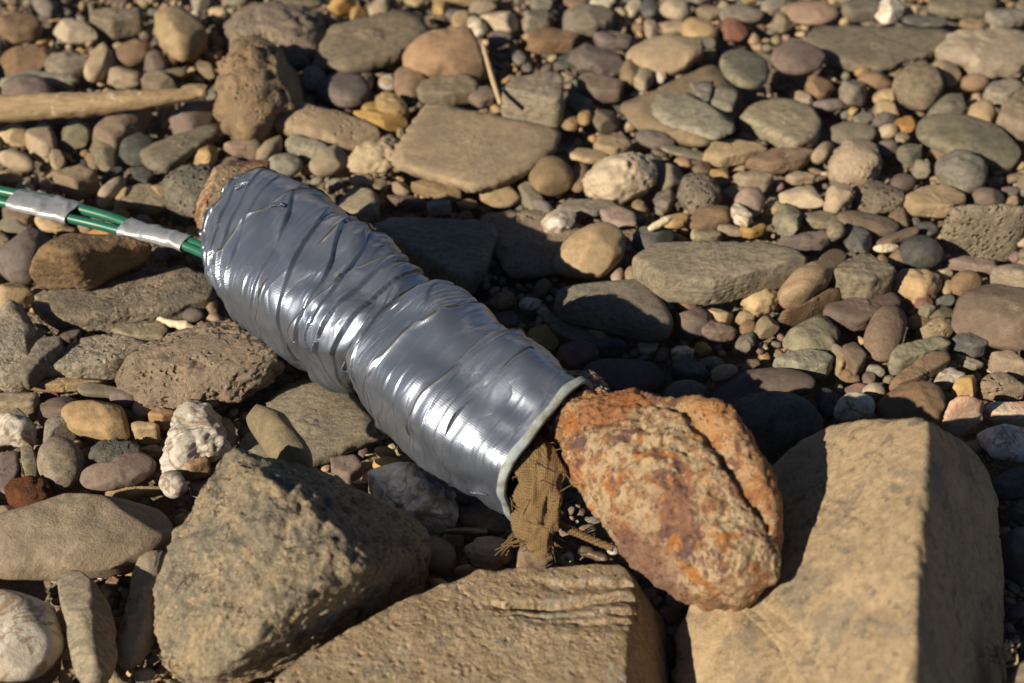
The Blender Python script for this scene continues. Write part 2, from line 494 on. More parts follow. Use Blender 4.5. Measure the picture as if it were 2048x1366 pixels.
# ------------------------------------------------------------------ the stones traced from the place
# name | material | style,options | outline (cx cy w h tilt, or a polygon) | label
STONES = '''
slab|grey|slab,t=.018,l=.006,p=120|635 110 660 55 700 40 800 12 845 20 862 55 850 85 790 102 765 140 700 153 625 142|big flat grey slab left of the orange stone at the top
stone|orange|round,t=.7,l=.004|807 128 830 100 880 70 935 58 965 75 977 120 955 150 900 152 850 158 815 145|bright orange brown rounded stone with the straw beside it
stone|sand|round,t=.6|532 245 545 215 600 212 650 225 745 245 768 265 750 285 680 288 600 280 545 262|long pale sandy stone lying left of the big tan slab
slab|tan|slab,t=.02,l=.008,in=.08,p=100,na=.022|780 330 808 268 846 200 872 200 1000 230 1124 258 1118 302 1064 356 988 394 955 402 870 370 788 348|big tan sandstone slab with pointed front corner behind the taped bundle
stone|cream|rough,l=.001|697 330 722 308 780 275 808 272 800 340 770 345 705 342|white tipped pinkish broken piece at the left end of the big tan slab
stone|grey|slab,t=.02|833 200 845 165 890 153 937 145 960 175 955 202 900 212 840 212|grey angular stone just below the orange stone
slab|grey|slab,t=.05,l=.004,p=50|1004 182 1022 155 1110 138 1128 150 1126 255 1110 262 1006 240|upright edged grey block touching the right corner of the big tan slab
stone|mauve|round|965 195 60 50 10|
stone|ochre|lump|745 222 40 30 10|small ochre knob left of the twin ochre pebbles
stone|ochre|lump|782 215 68 50 20|lumpy ochre pebble beside the grey angular stone
stone|ochre|round|762 236 110 36 8|
stone|tan|round|730 165 28 60 15|
pebble|white|egg|780 165 45 34 -10|small round white and purple pebble in a dark gap
stone|brown|round|820 165 70 62 -30|
stone|mauve|flat|688 178 105 80 5|dark purple flat stone in the shade below the big grey slab
stone|cream|round|660 322 84 46 -28|
stone|green|round|618 300 110 46 22|
stone|tan|round|540 300 75 26 -42|
stone|green|round|570 330 80 42 -15|
pebble|ochre|round|925 45 46 46 0|
pebble|ochre|round|880 15 34 30 0|
pebble|mauve|round|905 28 30 30 0|
stone|cream|round|1000 40 78 40 18|
pebble|white|lump|950 52 48 36 25|
stone|tan|round|960 14 62 30 0|
slab|grey|slab,t=.008|500 22 520 5 640 -5 650 5 560 28 510 30|
slab|tan|slab,t=.02|860 -20 1000 -25 1010 5 900 12 862 5|
slab|coarse|rough,t=.5|455 55 520 20 600 10 650 38 640 110 600 132 520 112 470 120|rough tan conglomerate rock at the top left of the big grey slab
stone|coarse|rough,t=.85,l=.004|436 205 465 120 500 92 560 125 600 165 604 215 550 240 500 292 465 268 435 235|tall rough brown rock standing right of the driftwood tip
stone|brown|round|38 55 105 70 15|
stone|cream|lump|145 62 82 36 12|
slab|grey|slab,t=.03|180 50 190 14 285 10 288 62 225 78 184 60|
stone|cream|lump,t=.7,l=.004|318 28 358 20 398 45 412 75 388 110 360 122 325 92 312 60|large pale tan rounded boulder near the top left
pebble|mauve|egg,t=.8|312 128 44 50 10|
pebble|pink|egg|343 117 26 34 20|
stone|brown|lump|50 122 120 52 0|
stone|grey|lump|128 132 96 52 5|
slab|green|slab,t=.01|0 160 50 140 150 150 165 160 80 185 0 182|
stone|mauve|round,t=.7|58 185 112 62 0|purple grey pebble hidden behind the driftwood stick
stone|cream|round|200 125 95 46 -55|
pebble|tan|round|125 168 50 28 -5|
stone|tan|lump|242 152 76 40 25|
stone|brown|round|265 105 84 44 -15|
stone|grey|round|310 165 95 34 30|
stone|olive|round|348 150 62 36 -5|
stone|cream|lump|30 272 66 42 0|
stone|tan|lump|82 285 58 76 -15|
stone|green|round|152 268 66 48 -35|
stone|brown|round,t=.6,l=.003|240 257 146 56 -32|long smooth pinkish brown pebble under the driftwood stick
stone|cream|egg|34 322 78 40 5|
pebble|tan|round|115 320 32 38 0|
stone|slate|round|210 308 60 52 -45|
stone|dark|round|278 300 80 58 -25|dark smooth grey pebble left of the pale flat wedge stone
slab|slate|slab,t=.012,l=.004|278 325 287 303 400 250 448 238 442 262 388 300 335 352 300 345|pale flat grey wedge shaped stone pointing up to the rough rock
stone|mauve|rough,t=.4|338 278 350 240 402 198 430 208 440 235 352 284|
stone|tan|round|330 228 72 28 -60|
stone|ochre|lump|408 308 46 66 5|
stone|brown|round,t=.7|486 298 92 52 12|
stone|tan|round|385 178 60 20 -10|
stone|grey|round|1175 42 110 60 -10|
stone|slate|round|1235 78 60 40 5|
stone|tan|round,t=.6,l=.003|1245 105 1280 85 1340 72 1395 85 1408 115 1370 140 1320 142 1260 122|large streaked tan oval stone near the top centre
stone|green|flat,t=.3,l=.018|1490 138 98 96 25|round flat grey green disc lying on the broken layered slab
slab|tan|slab,t=.014|1235 215 1290 185 1430 118 1442 150 1485 175 1490 220 1430 300 1405 306 1350 282 1270 262|tan layer of the broken flat slab at upper right of centre
slab|green|slab,t=.007,l=.014|1298 225 1308 185 1372 178 1400 213 1470 245 1478 265 1430 285 1385 262 1320 250|grey layer lying on the tan broken slab
slab|green|slab,t=.007,l=.013|1378 165 1430 160 1418 208 1402 212|small grey flake wedged between cracks of the broken slab
slab|green|slab,t=.007,l=.013|1436 166 1480 175 1464 230 1420 213|squarish grey flake at the right of the cracked slab
slab|brown|slab,t=.02|1052 98 1065 60 1105 54 1162 75 1148 105 1080 108|
stone|mauve|round|1228 82 92 46 10|
stone|mauve|lump|1192 122 112 50 15|
stone|brown|slab,t=.02|1152 158 1172 140 1250 168 1242 205 1190 207 1155 190|
pebble|tan|round|1260 145 38 60 25|
pebble|cream|round|1287 155 38 58 20|
pebble|white|lump|1322 152 20 24 10|tiny bright white chip at the edge of the tan layered slab
stone|cream|round|1345 55 62 36 5|
stone|tan|round|1303 55 30 46 0|
stone|ochre|round|1398 62 76 56 10|
slab|green|flat,l=.008|1400 86 72 24 8|
stone|red|lump|1462 60 62 36 15|
stone|slate|flat|1482 30 92 34 -5|
pebble|cream|round|1268 15 34 52 25|
stone|dark|round|1300 18 44 46 0|
stone|cream|round|1352 18 66 46 10|
pebble|cream|round|1240 25 30 22 0|
stone|tan|round|1420 25 60 34 0|
stone|olive|round,t=.7|1212 240 54 52 15|
pebble|ochre|egg|1170 236 30 34 0|
stone|mauve|round|1310 280 84 34 10|
slab|tan|slab,t=.014|1185 300 1198 265 1260 275 1265 300 1230 318|
stone|ochre|flat|1175 312 86 32 0|
slab|green|flat|1372 306 112 20 2|
pebble|orange|egg|1366 326 40 22 20|
stone|cream|slab,t=.016|1402 326 1425 285 1470 277 1530 290 1538 306 1470 322 1440 337|cream angular stone in front of the broken layered slab
stone|pink|egg,t=.6|1620 26 116 46 5|smooth flat pinkish oval pebble at the top edge
slab|slate|slab,t=.012|1602 82 1625 48 1700 50 1800 60 1900 55 1942 65 1890 88 1880 108 1800 122 1790 138 1755 152 1700 142 1640 130 1650 98|wide flat grey slab near the top right corner
stone|mauve|egg,t=.55,l=.012|1595 117 116 58 -8|smooth purple oval pebble resting on the wide grey slab
stone|cream|lump,t=.6|1878 112 1895 76 1960 66 2050 70 2070 130 2000 152 1950 146 1930 126 1884 130|big cream white knobbly rock at the top right
stone|cream|round|1890 145 76 50 32|
stone|grey|round,t=.7,l=.003|1782 172 1800 140 1840 133 1872 150 1890 185 1860 217 1808 202|rounded grey stone below the right end of the wide slab
pebble|orange|egg|1950 166 60 36 5|small bright orange oval pebble right of the rounded grey stone
stone|slate|slab,t=.02|1965 190 1985 160 2035 155 2048 180 2010 218 1975 210|
stone|ochre|egg|1962 230 56 54 20|
stone|tan|slab,t=.025,l=.003|1990 252 2005 218 2052 168 2090 180 2090 292 2030 277|
stone|green|lump|1900 226 84 58 -35|
slab|green|flat,t=.34,l=.003|1826 265 1850 246 1920 240 2000 258 2050 295 2030 326 1960 322 1895 302 1838 290|long dark grey green flat stone near the right edge
stone|green|round,t=.6,l=.003|1922 345 115 76 28|grey green rounded stone in front of the long dark flat stone
stone|brown|lump|1640 172 54 52 0|
stone|grey|lump|1710 186 58 60 10|
stone|brown|round|1752 160 74 36 12|
pebble|ochre|egg|1724 143 32 18 0|
pebble|ochre|lump|1772 192 48 28 10|
pebble|mauve|egg|1660 210 72 24 -6|
pebble|cream|lump|1775 222 56 26 40|
pebble|mauve|egg|1770 240 50 34 -20|
stone|slate|round|1728 240 56 30 -35|
pebble|orange|lump|1812 250 52 30 5|
pebble|cream|egg|1776 263 42 30 0|
pebble|mauve|egg|1773 298 48 36 5|
stone|slate|round|1818 308 50 46 5|
pebble|grey|round|1805 275 32 32 0|
slab|slate|slab,t=.02,l=.003|1476 238 1500 203 1560 193 1620 213 1648 250 1640 288 1590 312 1540 285|broad flat striped grey stone right of the broken slab
stone|brown|slab,t=.016|1485 335 1545 298 1612 292 1635 300 1600 335 1540 350|
stone|tan|egg|1646 306 68 30 -50|
stone|sand|rough,t=.7,l=.003|1662 325 1685 288 1720 278 1750 298 1762 340 1742 366 1690 366 1660 345|rough crumbly sand coloured stone in the right half
stone|olive|flat|1702 266 104 40 15|
stone|slate|round|2012 36 92 52 0|
slab|slate|slab,t=.012|1855 0 2000 -8 1990 35 1900 38 1850 22|
stone|white|lump|1777 20 60 46 15|
stone|olive|slab,t=.02|1680 30 1690 0 1760 -5 1765 38 1700 45|
stone|dark|flat|1850 42 96 20 3|
stone|tan|round|1945 48 62 28 15|
stone|tan|slab,t=.03|105 365 128 342 160 328 197 345 195 372 160 402 130 386|chunky tan stone just above the green tubes
stone|cream|round|222 385 88 28 -48|
stone|cream|round|250 396 62 24 -50|
slab|slate|slab,t=.012|238 412 265 370 300 364 350 420 300 430|
stone|cream|round|322 386 60 26 45|
rock|clinker|rough,t=.8,l=.004|330 366 395 336 442 345 452 400 402 452 358 440 333 402|dark knobbly crusted lump beside the upper end of the bundle
stone|mauve|round,t=.8|0 508 22 472 70 458 112 472 95 530 60 566 20 572 -10 540|rounded purple stone at the left edge beside the brown block
stone|cream|lump|25 592 92 46 -25|
slab|boulder|slab,t=.022,na=.04|60 632 100 590 130 580 230 575 300 545 370 528 412 540 438 560 430 612 370 642 300 652 240 662 180 650 110 667|broad grey stone patched with tan left of the bundle
slab|slate|slab,t=.014,l=.006|223 668 250 645 330 644 342 665 330 692 260 692|
stone|boulder|round,t=.8,l=.002|0 608 40 614 70 660 72 710 55 762 0 777 -40 700|olive grey pitted boulder cut by the left edge
stone|slate|slab,t=.02,l=.008,chunk=.2|44 775 60 708 85 674 120 672 126 690 92 732 58 782|thin dark stone standing on edge left of the porous rock
stone|boulder|slab,t=.028|72 760 130 718 142 690 190 664 252 670 302 690 262 742 222 766 130 772 80 778|ridged tan and grey stone left of the porous rock
pebble|green|round|392 622 24 50 8|
pebble|mauve|egg|386 630 46 30 0|
pebble|pink|egg|428 642 36 32 0|
stone|mauve|round|140 675 54 34 -30|
stone|orange|flat|392 664 66 24 -15|
pebble|tan|round|425 615 24 40 0|
stone|ochre|round|102 447 64 36 5|
pebble|ochre|round|130 462 50 24 5|
pebble|pink|egg|170 455 32 26 10|
stone|orange|round|205 465 62 24 10|
pebble|cream|egg|50 376 38 26 0|
pebble|white|egg|84 386 18 14 0|
stone|brown|lump|40 425 66 60 0|
stone|olive|round|30 448 72 36 0|
slab|slate|slab,t=.03|745 450 780 430 842 434 940 438 992 450 990 482 970 512 965 572 930 602 882 575 800 480|large shaded slab right behind the middle of the bundle
pebble|slate|slab,t=.014,l=.012|852 405 872 398 900 402 903 425 860 432|
stone|tan|slab,t=.014,l=.004|818 365 850 357 916 380 926 402 890 406|
pebble|tan|egg|936 408 42 20 0|
pebble|orange|egg|725 362 52 32 5|
stone|slate|round|720 415 86 88 0|
stone|mauve|round|812 406 92 34 15|
pebble|grey|round|760 372 34 32 0|
stone|ochre|round,t=.7|1000 386 84 54 0|
stone|olive|round|1062 395 82 38 55|
pebble|mauve|egg|1086 416 56 24 30|
stone|tan|egg,t=.7,l=.003|1102 353 88 78 -10|smooth tan egg shaped pebble at the right corner of the big tan slab
stone|cream|lump,t=.75,l=.004|1173 362 1190 325 1235 310 1292 325 1310 355 1302 380 1250 397 1230 402 1190 386|round cream stone like a mushroom cap in the middle right
stone|brown|round|1160 355 44 62 10|
stone|olive|lump|1335 352 62 62 0|
stone|pitted|rough,t=.75,l=.003,na=.6|1355 385 1365 360 1400 349 1427 365 1442 395 1425 421 1400 431 1375 411|round grey stone full of small pits
stone|pitted|lump|1334 400 46 46 0|
stone|pink|egg,t=.8,l=.003|1500 405 58 64 30|smooth pinkish egg pebble with a white shard leaning on it
pebble|white|slab,t=.012,l=.008|1462 415 1470 402 1487 415 1504 440 1495 458 1470 446|bright white shard leaning on the pinkish egg pebble
stone|ochre|egg,t=.65,l=.004|1105 522 1120 490 1168 458 1222 451 1252 475 1247 520 1200 556 1180 559 1110 537|smooth honey yellow stone in the sun beside the bundle shadow
pebble|white|lump,l=.004|1117 440 66 40 -8|
slab|pink|slab,t=.01,l=.003|1198 420 1235 408 1270 425 1273 460 1240 462 1210 446|
slab|slate|slab,t=.008|1108 420 1140 398 1232 398 1245 415 1190 432 1130 432|
slab|coarse|slab,t=.012,l=-.002|950 422 1080 413 1200 470 1140 560 1010 562 975 480|sandy brown flat slab half covered by the bundle shadow
stone|dark|round|1306 478 86 56 -12|dark rounded pebble under the big speckled slab
slab|slate|slab,t=.034,l=.018,in=.03,p=110,na=.022|1260 525 1280 498 1312 484 1440 480 1530 485 1606 502 1626 524 1584 547 1500 572 1420 612 1370 606 1320 601 1290 575|big speckled grey slab with thick dark front edge right of the bundle
stone|brown|round|1425 438 98 46 -22|
pebble|cream|egg|1390 468 16 30 15|
stone|olive|round|1412 472 66 34 0|
pebble|tan|round|1460 460 54 20 10|
stone|ochre|round|1506 460 66 34 -15|
stone|grey|flat,t=.5,l=.004|1106 610 1125 575 1170 559 1280 561 1312 590 1342 640 1352 665 1310 682 1250 667 1150 642 1108 627|layered grey stone half lit at the rim of the bundle shadow
pebble|white|egg|1060 608 46 28 0|
pebble|pink|egg|1235 550 26 38 10|
stone|tan|egg|1268 552 36 42 0|
slab|slate|slab,t=.008|1080 628 1100 620 1200 690 1170 700 1110 670|
stone|tan|round|1600 356 66 32 5|
stone|cream|round,t=.6,l=.002|1546 380 1570 372 1620 373 1650 395 1646 418 1600 416 1570 400|
stone|cream|lump,t=.9,l=.003|1650 416 1655 380 1675 369 1700 384 1706 405 1670 427|glossy cream and orange quartz knob standing upright
stone|pitted|rough,t=.55,na=.7|1706 406 1720 370 1760 359 1807 385 1802 416 1740 421|
slab|tan|slab,t=.018,l=.004|1805 395 1850 370 1890 367 1932 390 1932 415 1895 437 1870 431 1820 431|tan slab with dark top edge left of the glittering block
stone|mauve|egg|1976 396 68 44 5|
pebble|mauve|egg|1806 366 54 42 0|
stone|brown|flat,t=.5|1738 447 130 44 8|
stone|pitted|slab,t=.07,p=40,l=.002|1886 452 1910 420 1960 414 2020 424 2032 450 2040 506 2020 517 1960 517 1898 496 1886 472|grey brown glittering block with reddish top edge at the right
slab|slate|slab,t=.01|1590 430 1640 418 1690 440 1670 462 1620 455|
stone|green|lump|1574 440 52 72 5|
stone|mauve|slab,t=.022|1552 496 1580 475 1650 461 1662 480 1636 511 1580 507|purple brown wedge stone behind the tip of the speckled slab
pebble|slate|egg,t=.8,l=.006|1672 462 38 38 0|small round glossy grey bead like pebble
stone|banded|round,t=.75,l=.006|1554 600 1570 573 1622 543 1650 500 1665 484 1688 485 1691 505 1668 550 1650 580 1612 616 1580 623 1558 613|long banded brown and cream finger shaped stone
stone|dark|rough,na=.5|1716 478 50 70 -25|
stone|brown|round|1790 476 116 16 -12|
pebble|white|egg|1772 496 56 18 0|
stone|dark|egg,t=.7,l=.004|1845 505 90 72 15|dark grey egg pebble left below the glittering block
stone|slate|slab,t=.032,l=.010,p=44|1661 566 1665 545 1695 515 1725 507 1765 525 1786 560 1779 586 1735 606 1700 599 1672 581|flat hexagonal grey pebble with tan rim
stone|ochre|lump,t=.7|1790 548 1840 540 1880 560 1876 592 1845 612 1800 586|pale yellow lumpy stone right of the hexagonal pebble
stone|pink|slab,t=.015|1896 516 1930 509 1992 525 1992 556 1950 552 1910 531|
stone|brown|egg|1930 568 66 52 10|
stone|grey|round,t=.6,l=.002|1978 556 1995 520 2050 530 2080 580 1990 572|
stone|brown|round,t=.6,l=.008|1903 622 1912 590 1960 569 2042 575 2100 600 2110 690 2048 702 1960 677 1915 652|large speckled brown boulder cut by the right edge
stone|mauve|slab,t=.018,p=14|1638 641 1650 610 1690 598 1760 600 1790 578 1810 600 1797 622 1760 647 1720 667 1660 657|flat purple stone with a thin pale vein
stone|brown|egg,t=.65,l=.006|1771 667 76 122 22|smooth brown upright oval pebble left of the green white shard
stone|green|round,t=.5|1556 692 1600 650 1640 625 1682 660 1672 702 1600 712|
stone|brown|round|1622 618 170 22 -32|
pebble|brown|egg|1802 520 54 46 0|
pebble|red|lump|1848 606 36 30 20|
pebble|olive|slab,t=.012,l=.004|1838 612 1858 605 1872 622 1855 636 1842 628|
pebble|dark|round|1892 600 42 26 -5|
pebble|cream|lump|1885 550 40 26 20|
pebble|ochre|egg|1896 576 22 34 0|
stone|olive|round|1884 626 64 28 -10|
stone|sand|rough|1833 656 1870 634 1908 650 1902 672 1850 677|
pebble|cream|round|1550 605 32 46 0|
stone|cream|lump,l=.004|1480 602 1530 574 1558 590 1550 616 1510 630|cracked cream stone under the tip of the speckled slab
stone|cream|lump|1440 635 54 38 20|
pebble|tan|egg|1466 600 40 26 0|
pebble|brown|egg|1372 612 50 36 0|
stone|mauve|round|1385 645 84 66 0|
stone|mauve|round|1432 662 96 52 5|
pebble|brown|egg|1496 656 36 32 0|
pebble|tan|lump|1490 634 42 28 0|
stone|tan|round|1532 654 54 42 0|
stone|tan|slab,t=.022|1462 370 1480 342 1530 339 1547 365 1530 386 1490 386|
pebble|ochre|round|1440 350 40 38 0|
stone|grey|round|-8 800 60 776 80 800 76 842 0 842|
stone|white|lump,l=.003|-10 842 30 822 60 825 74 860 60 886 -10 892|chunky white stone cut by the left edge
rock|coarse|rough,t=.55,l=.006,na=.8|216 742 225 710 270 697 310 685 380 669 462 660 525 690 567 745 545 778 480 807 430 817 370 822 320 817 265 786 230 766|big porous brown rock leaning on the underside of the bundle
stone|red|slab,t=.014|76 786 100 783 125 790 122 806 82 806|small brick red chip left of the porous rock
stone|olive|flat,t=.6|152 784 170 770 250 771 282 780 222 793 165 796|
slab|tan|slab,t=.01|45 770 130 755 220 762 150 782 70 784|
stone|mauve|round|118 828 92 66 -25|
stone|pitted|rough|80 886 95 850 125 815 152 850 142 872 110 887|
stone|ochre|round,t=.65,l=.004|127 826 150 804 190 801 242 812 264 846 256 876 225 882 160 870 130 852|smooth golden brown flat pebble below the porous rock
pebble|mauve|egg|246 796 58 36 5|
stone|grey|round|286 815 46 62 10|
stone|orange|slab,t=.02,l=.003|297 826 315 811 346 820 354 840 330 861 300 852|
stone|ochre|slab,t=.022,l=.003|261 851 275 841 306 845 322 865 316 886 280 887|
stone|white|lump,t=.6,l=.006|317 936 325 910 350 870 356 830 372 811 405 807 429 821 447 868 452 896 425 917 400 917 378 936 350 946 325 944|tall white quartz stone with dark pits left of the big boulder
stone|grey|egg,t=.7,l=.003|74 926 85 890 120 874 156 885 171 915 160 951 125 983 95 976 78 951|round grey pebble with cream patches at the left
rock|clinker|rough,t=.7,l=.006|177 912 200 885 250 879 282 894 276 911 235 929 200 929|small black clinker like stone on the purple oval pebble
stone|mauve|round,t=.5,l=.006|154 956 165 940 220 925 270 907 300 909 314 930 300 956 250 971 200 980 165 973|long smooth purple red oval pebble at the left
pebble|white|egg,t=.8,l=.006|317 971 325 946 350 937 373 951 376 976 355 1001 330 996|small white knob pebble below the tall quartz stone
pebble|orange|slab,t=.018,l=.006|370 945 392 918 415 912 420 928 385 960|
stone|tan|round|270 985 130 30 -8|
pebble|slate|round|300 902 66 26 5|
stone|mauve|round|-5 895 36 894 40 940 24 1002 -5 1002|
stone|slate|round|56 922 34 92 -8|
rock|rustrock|rough|60 992 90 78 0|dark rust red rough stone in the shade at the left
stone|brown|round|15 1030 60 40 0|
stone|tan|round|133 1004 56 36 -55|
stone|tan|flat,t=.5,l=.006|-60 1075 0 1068 60 1038 120 1009 180 991 300 989 332 1000 350 1030 347 1062 300 1092 250 1117 200 1137 130 1147 0 1162 -60 1160|long rounded grey and tan slab stone at the lower left edge
stone|brown|egg|447 872 50 76 0|
stone|mauve|round|420 905 46 30 0|
slab|slate|slab,t=.012,l=-.002,in=.01|474 900 500 848 530 798 570 764 612 750 700 768 762 850 772 872 700 906 640 930 560 962 480 932|big flat grey slab under the middle of the bundle
stone|olive|egg,t=.7,l=.040|493 830 494 806 505 796 520 800 552 816 575 842 598 880 622 920 640 956 600 956 560 944 536 910 512 868|brown wedge stone standing up behind the big boulder
stone|white|lump,t=.6,l=.004|732 966 750 944 800 939 860 944 902 985 914 1020 900 1047 850 1067 790 1032 740 986|white quartz stone stained brown beneath the bundle
pebble|ochre|egg|776 930 64 36 5|
pebble|ochre|egg|770 905 44 26 10|
pebble|tan|slab,t=.012,l=.006|700 968 735 958 737 985 712 985|
pebble|cream|egg|655 952 34 16 5|
stone|mauve|slab,t=.014|660 915 710 905 728 940 700 970 665 955|
stone|grey|round|965 1036 116 50 15|
stone|mauve|egg|875 1112 74 90 0|
pebble|brown|egg|905 1083 48 40 0|
stone|pink|lump,t=.7,l=.004|928 1096 950 1077 1000 1074 1022 1095 1022 1121 985 1138 945 1133|reddish pink stone lit at one side under the burlap tail
pebble|pink|egg|935 1140 64 26 5|
stone|brown|lump,t=.9,l=.006|1030 1116 1040 1085 1080 1078 1112 1095 1107 1126 1092 1140 1032 1139|round granular brown stone directly under the burlap tuft
stone|cream|lump,t=.5|288 1102 330 1088 337 1130 312 1200 304 1290 240 1337 226 1322 248 1250 268 1190 266 1140|broken tan and white stone wedged left of the big boulder
stone|slate|round,t=.9,l=.012|116 1172 135 1141 157 1130 187 1160 212 1195 228 1250 224 1330 200 1380 150 1380 142 1300 133 1230|twisted grey stone standing with a groove at the lower left
stone|white|egg,t=.7,l=.006|-60 1200 0 1176 50 1154 87 1170 112 1215 128 1280 112 1330 60 1370 -60 1400|round marbled white and brown stone in the bottom left corner
stone|dark|round,t=.7,l=.006|1448 838 1470 804 1530 789 1602 789 1642 825 1648 862 1600 882 1540 922 1490 892|nearly black rounded stone behind the rusty lump
stone|mauve|egg,t=.55|1406 787 1430 760 1490 739 1562 744 1632 770 1643 796 1600 802 1500 822 1420 817|large purple oval pebble in the shade behind the rusty lump
stone|mauve|egg,t=.5|1250 752 176 68 -2|dark purple oval pebble in the shade right of the bundle mouth
stone|slate|egg|1372 790 90 62 5|
pebble|green|egg|1422 728 52 32 -3|
pebble|ochre|egg|1445 747 56 36 -15|
pebble|white|slab,t=.012|1340 715 1350 692 1370 690 1388 708 1380 722 1350 725|
pebble|brown|egg|1325 710 24 34 20|
stone|dark|round|1380 745 80 60 15|
stone|red|lump|1150 712 84 56 20|
stone|dark|round|1210 695 100 40 -15|
stone|green|slab,t=.02,l=.002|1544 737 1555 711 1602 696 1652 699 1670 725 1652 757 1600 758 1555 747|pale grey green stone half in shade behind the purple oval
stone|cream|round,t=.7|1677 720 32 74 -8|
stone|brown|round,t=.8,l=.003|1706 715 44 92 -12|
stone|green|slab,t=.022,l=.003|1773 747 1778 704 1840 679 1882 671 1902 690 1842 732 1792 752|pale green and white streaked shard at the right
stone|brown|slab,t=.014,l=.008,st=.03|1773 784 1795 758 1870 699 1897 704 1902 720 1832 772 1785 788|brown layered flake stone in front of the green white shard
stone|dark|slab,t=.018,l=.003,p=14|1898 688 1915 664 1955 665 1978 680 1972 708 1945 718 1915 705|
slab|green|slab,t=.008|1910 705 1935 715 1968 735 1950 742 1925 730|
stone|banded|slab,t=.022|1980 706 2025 697 2042 730 2050 760 1990 742|
stone|coarse|slab,t=.018|1953 792 1965 760 2000 741 2032 760 2052 800 1990 802|
stone|white|slab,t=.02|1858 767 1900 734 1932 750 1926 782 1880 777|
pebble|ochre|lump,t=.8,l=.004|1930 775 46 42 -25|
stone|brown|round,t=.6,l=.005|1750 822 1760 800 1800 775 1842 764 1882 785 1894 820 1880 847 1830 847 1760 837|round brown disc pebble with a dent behind the right block
stone|white|egg,t=.8,l=.004|1663 836 1675 800 1696 779 1732 790 1750 810 1747 842|smooth white pebble half shaded behind the right block
pebble|cream|egg|1748 785 52 38 15|
stone|dark|egg|1655 806 46 76 -15|
pebble|green|egg|1750 742 48 22 25|
pebble|mauve|egg|1738 757 26 32 -20|
pebble|olive|egg|1778 760 24 22 0|
stone|red|round|1715 777 52 30 -5|
stone|brown|round|1700 752 44 26 0|
stone|quartzred|slab,t=.05,l=.006,p=40|1893 812 1900 797 1960 799 1964 830 1950 867 1925 872 1904 852|blocky white crystal stained red at the right
slab|quartzred|slab,t=.016,l=.002|1963 832 1980 804 2060 804 2090 830 2090 852 1985 852|
stone|white|round|1948 862 1985 850 2060 850 2100 900 2060 932 1990 927|
stone|dark|round|2035 962 110 70 0|
stone|mauve|round|2050 1110 90 130 0|
stone|grey|round,t=.6,l=.03|1995 1400 2010 1355 2050 1308 2120 1300 2150 1400 2100 1500 2010 1500|
'''
# ------------------------------------------------------------------ ground
def ground():
    n = 120
    xs = np.concatenate([np.linspace(-60, -1.6, 12), np.linspace(-1.5, 1.5, n), np.linspace(1.6, 60, 12)])
    ys = np.concatenate([np.linspace(-3, -.3, 6), np.linspace(-.2, 2.6, n), np.linspace(3, 110, 14)])
    X, Y = np.meshgrid(xs, ys, indexing='ij')
    P = np.stack([X.ravel(), Y.ravel(), np.zeros(X.size)], 1)
    near = (np.abs(P[:, 0]) < 1.6) & (P[:, 1] < 2.7) & (P[:, 1] > -.3)
    P[:, 2] = -0.0165 + np.where(near, fbm(P * 18, 3) * 0.004, 0)
    t = NT('beach_silt')
    tc = t.n('ShaderNodeTexCoord'); v = tc.outputs['Object']
    vo = t.n('ShaderNodeTexVoronoi'); vo.inputs['Scale'].default_value = 420
    t.l(v, vo.inputs['Vector'])
    c = t.mix(t.noise(v, 40, 5), (.20, .15, .095), (.32, .24, .155))
    c = t.mix(t.ramp(vo.outputs['Distance'], .1, .7, 0, .5), c, (.09, .07, .055))
    t.l(c, t.b.inputs['Base Color']); t.b.inputs['Roughness'].default_value = .95
    bp = t.n('ShaderNodeBump'); bp.inputs['Distance'].default_value = .0015; bp.inputs['Strength'].default_value = .8
    t.l(vo.outputs['Distance'], bp.inputs['Height']); bp.invert = True
    t.l(bp.outputs[0], t.b.inputs['Normal'])
    o = mesh_obj('ground', P, grid_faces(len(xs), len(ys)), t.m)
    tag(o, 'brown silt of the stony beach under the pebbles', kind='structure')
ground()

# ------------------------------------------------------------------ hero rocks
def bank_boulder():
    P = lambda x, y, z: (*at(x, y, z)[:2], z)
    pts = [P(468, 906, .068), P(548, 975, .074), P(640, 1055, .070), P(732, 1133, .058), P(645, 1172, .062), P(560, 1212, .060), P(505, 1290, .048), P(430, 1345, .032),
           P(430, 985, .060), P(350, 1085, .046), P(324, 1180, .034), P(312, 1265, .022), P(330, 1325, .012), P(395, 1372, .004),
           P(560, 1345, .002), P(700, 1283, .003), P(830, 1203, .008), P(868, 1130, .020), P(866, 1090, .026), P(830, 1040, .030),
           P(760, 1000, .034), P(640, 948, .042), P(540, 932, .054)]
    pts += [(-.155, .42, -.015), (-.09, .46, -.015), (-.055, .43, -.012), (-.15, .385, -.01)]
    def ex(co, U, c):
        q = co * 60
        m = np.clip((fbm(q * .6 + 4, 2)), 0, 1)
        return co + U * ((ridged(q * 1.0, 4) * .0014 + fbm(q * 3.5, 3) * .0009 - np.maximum(0, noise(q * 2.2 + 9) - .3) * .004))[:, None]
    o = hull_stone('boulder', pts, M['boulder'], p=60, sub=7, chip=.03, na=.035, nf=1.6, seed=3, extra=ex, fine=.2)
    OCC.append(np.array([(468, 905), (300, 1150), (305, 1300), (390, 1370), (700, 1285), (865, 1130), (760, 1000), (640, 948)]))
    tag(o, 'large grey brown wedge boulder in the lower left foreground', 'boulder', kind='thing')

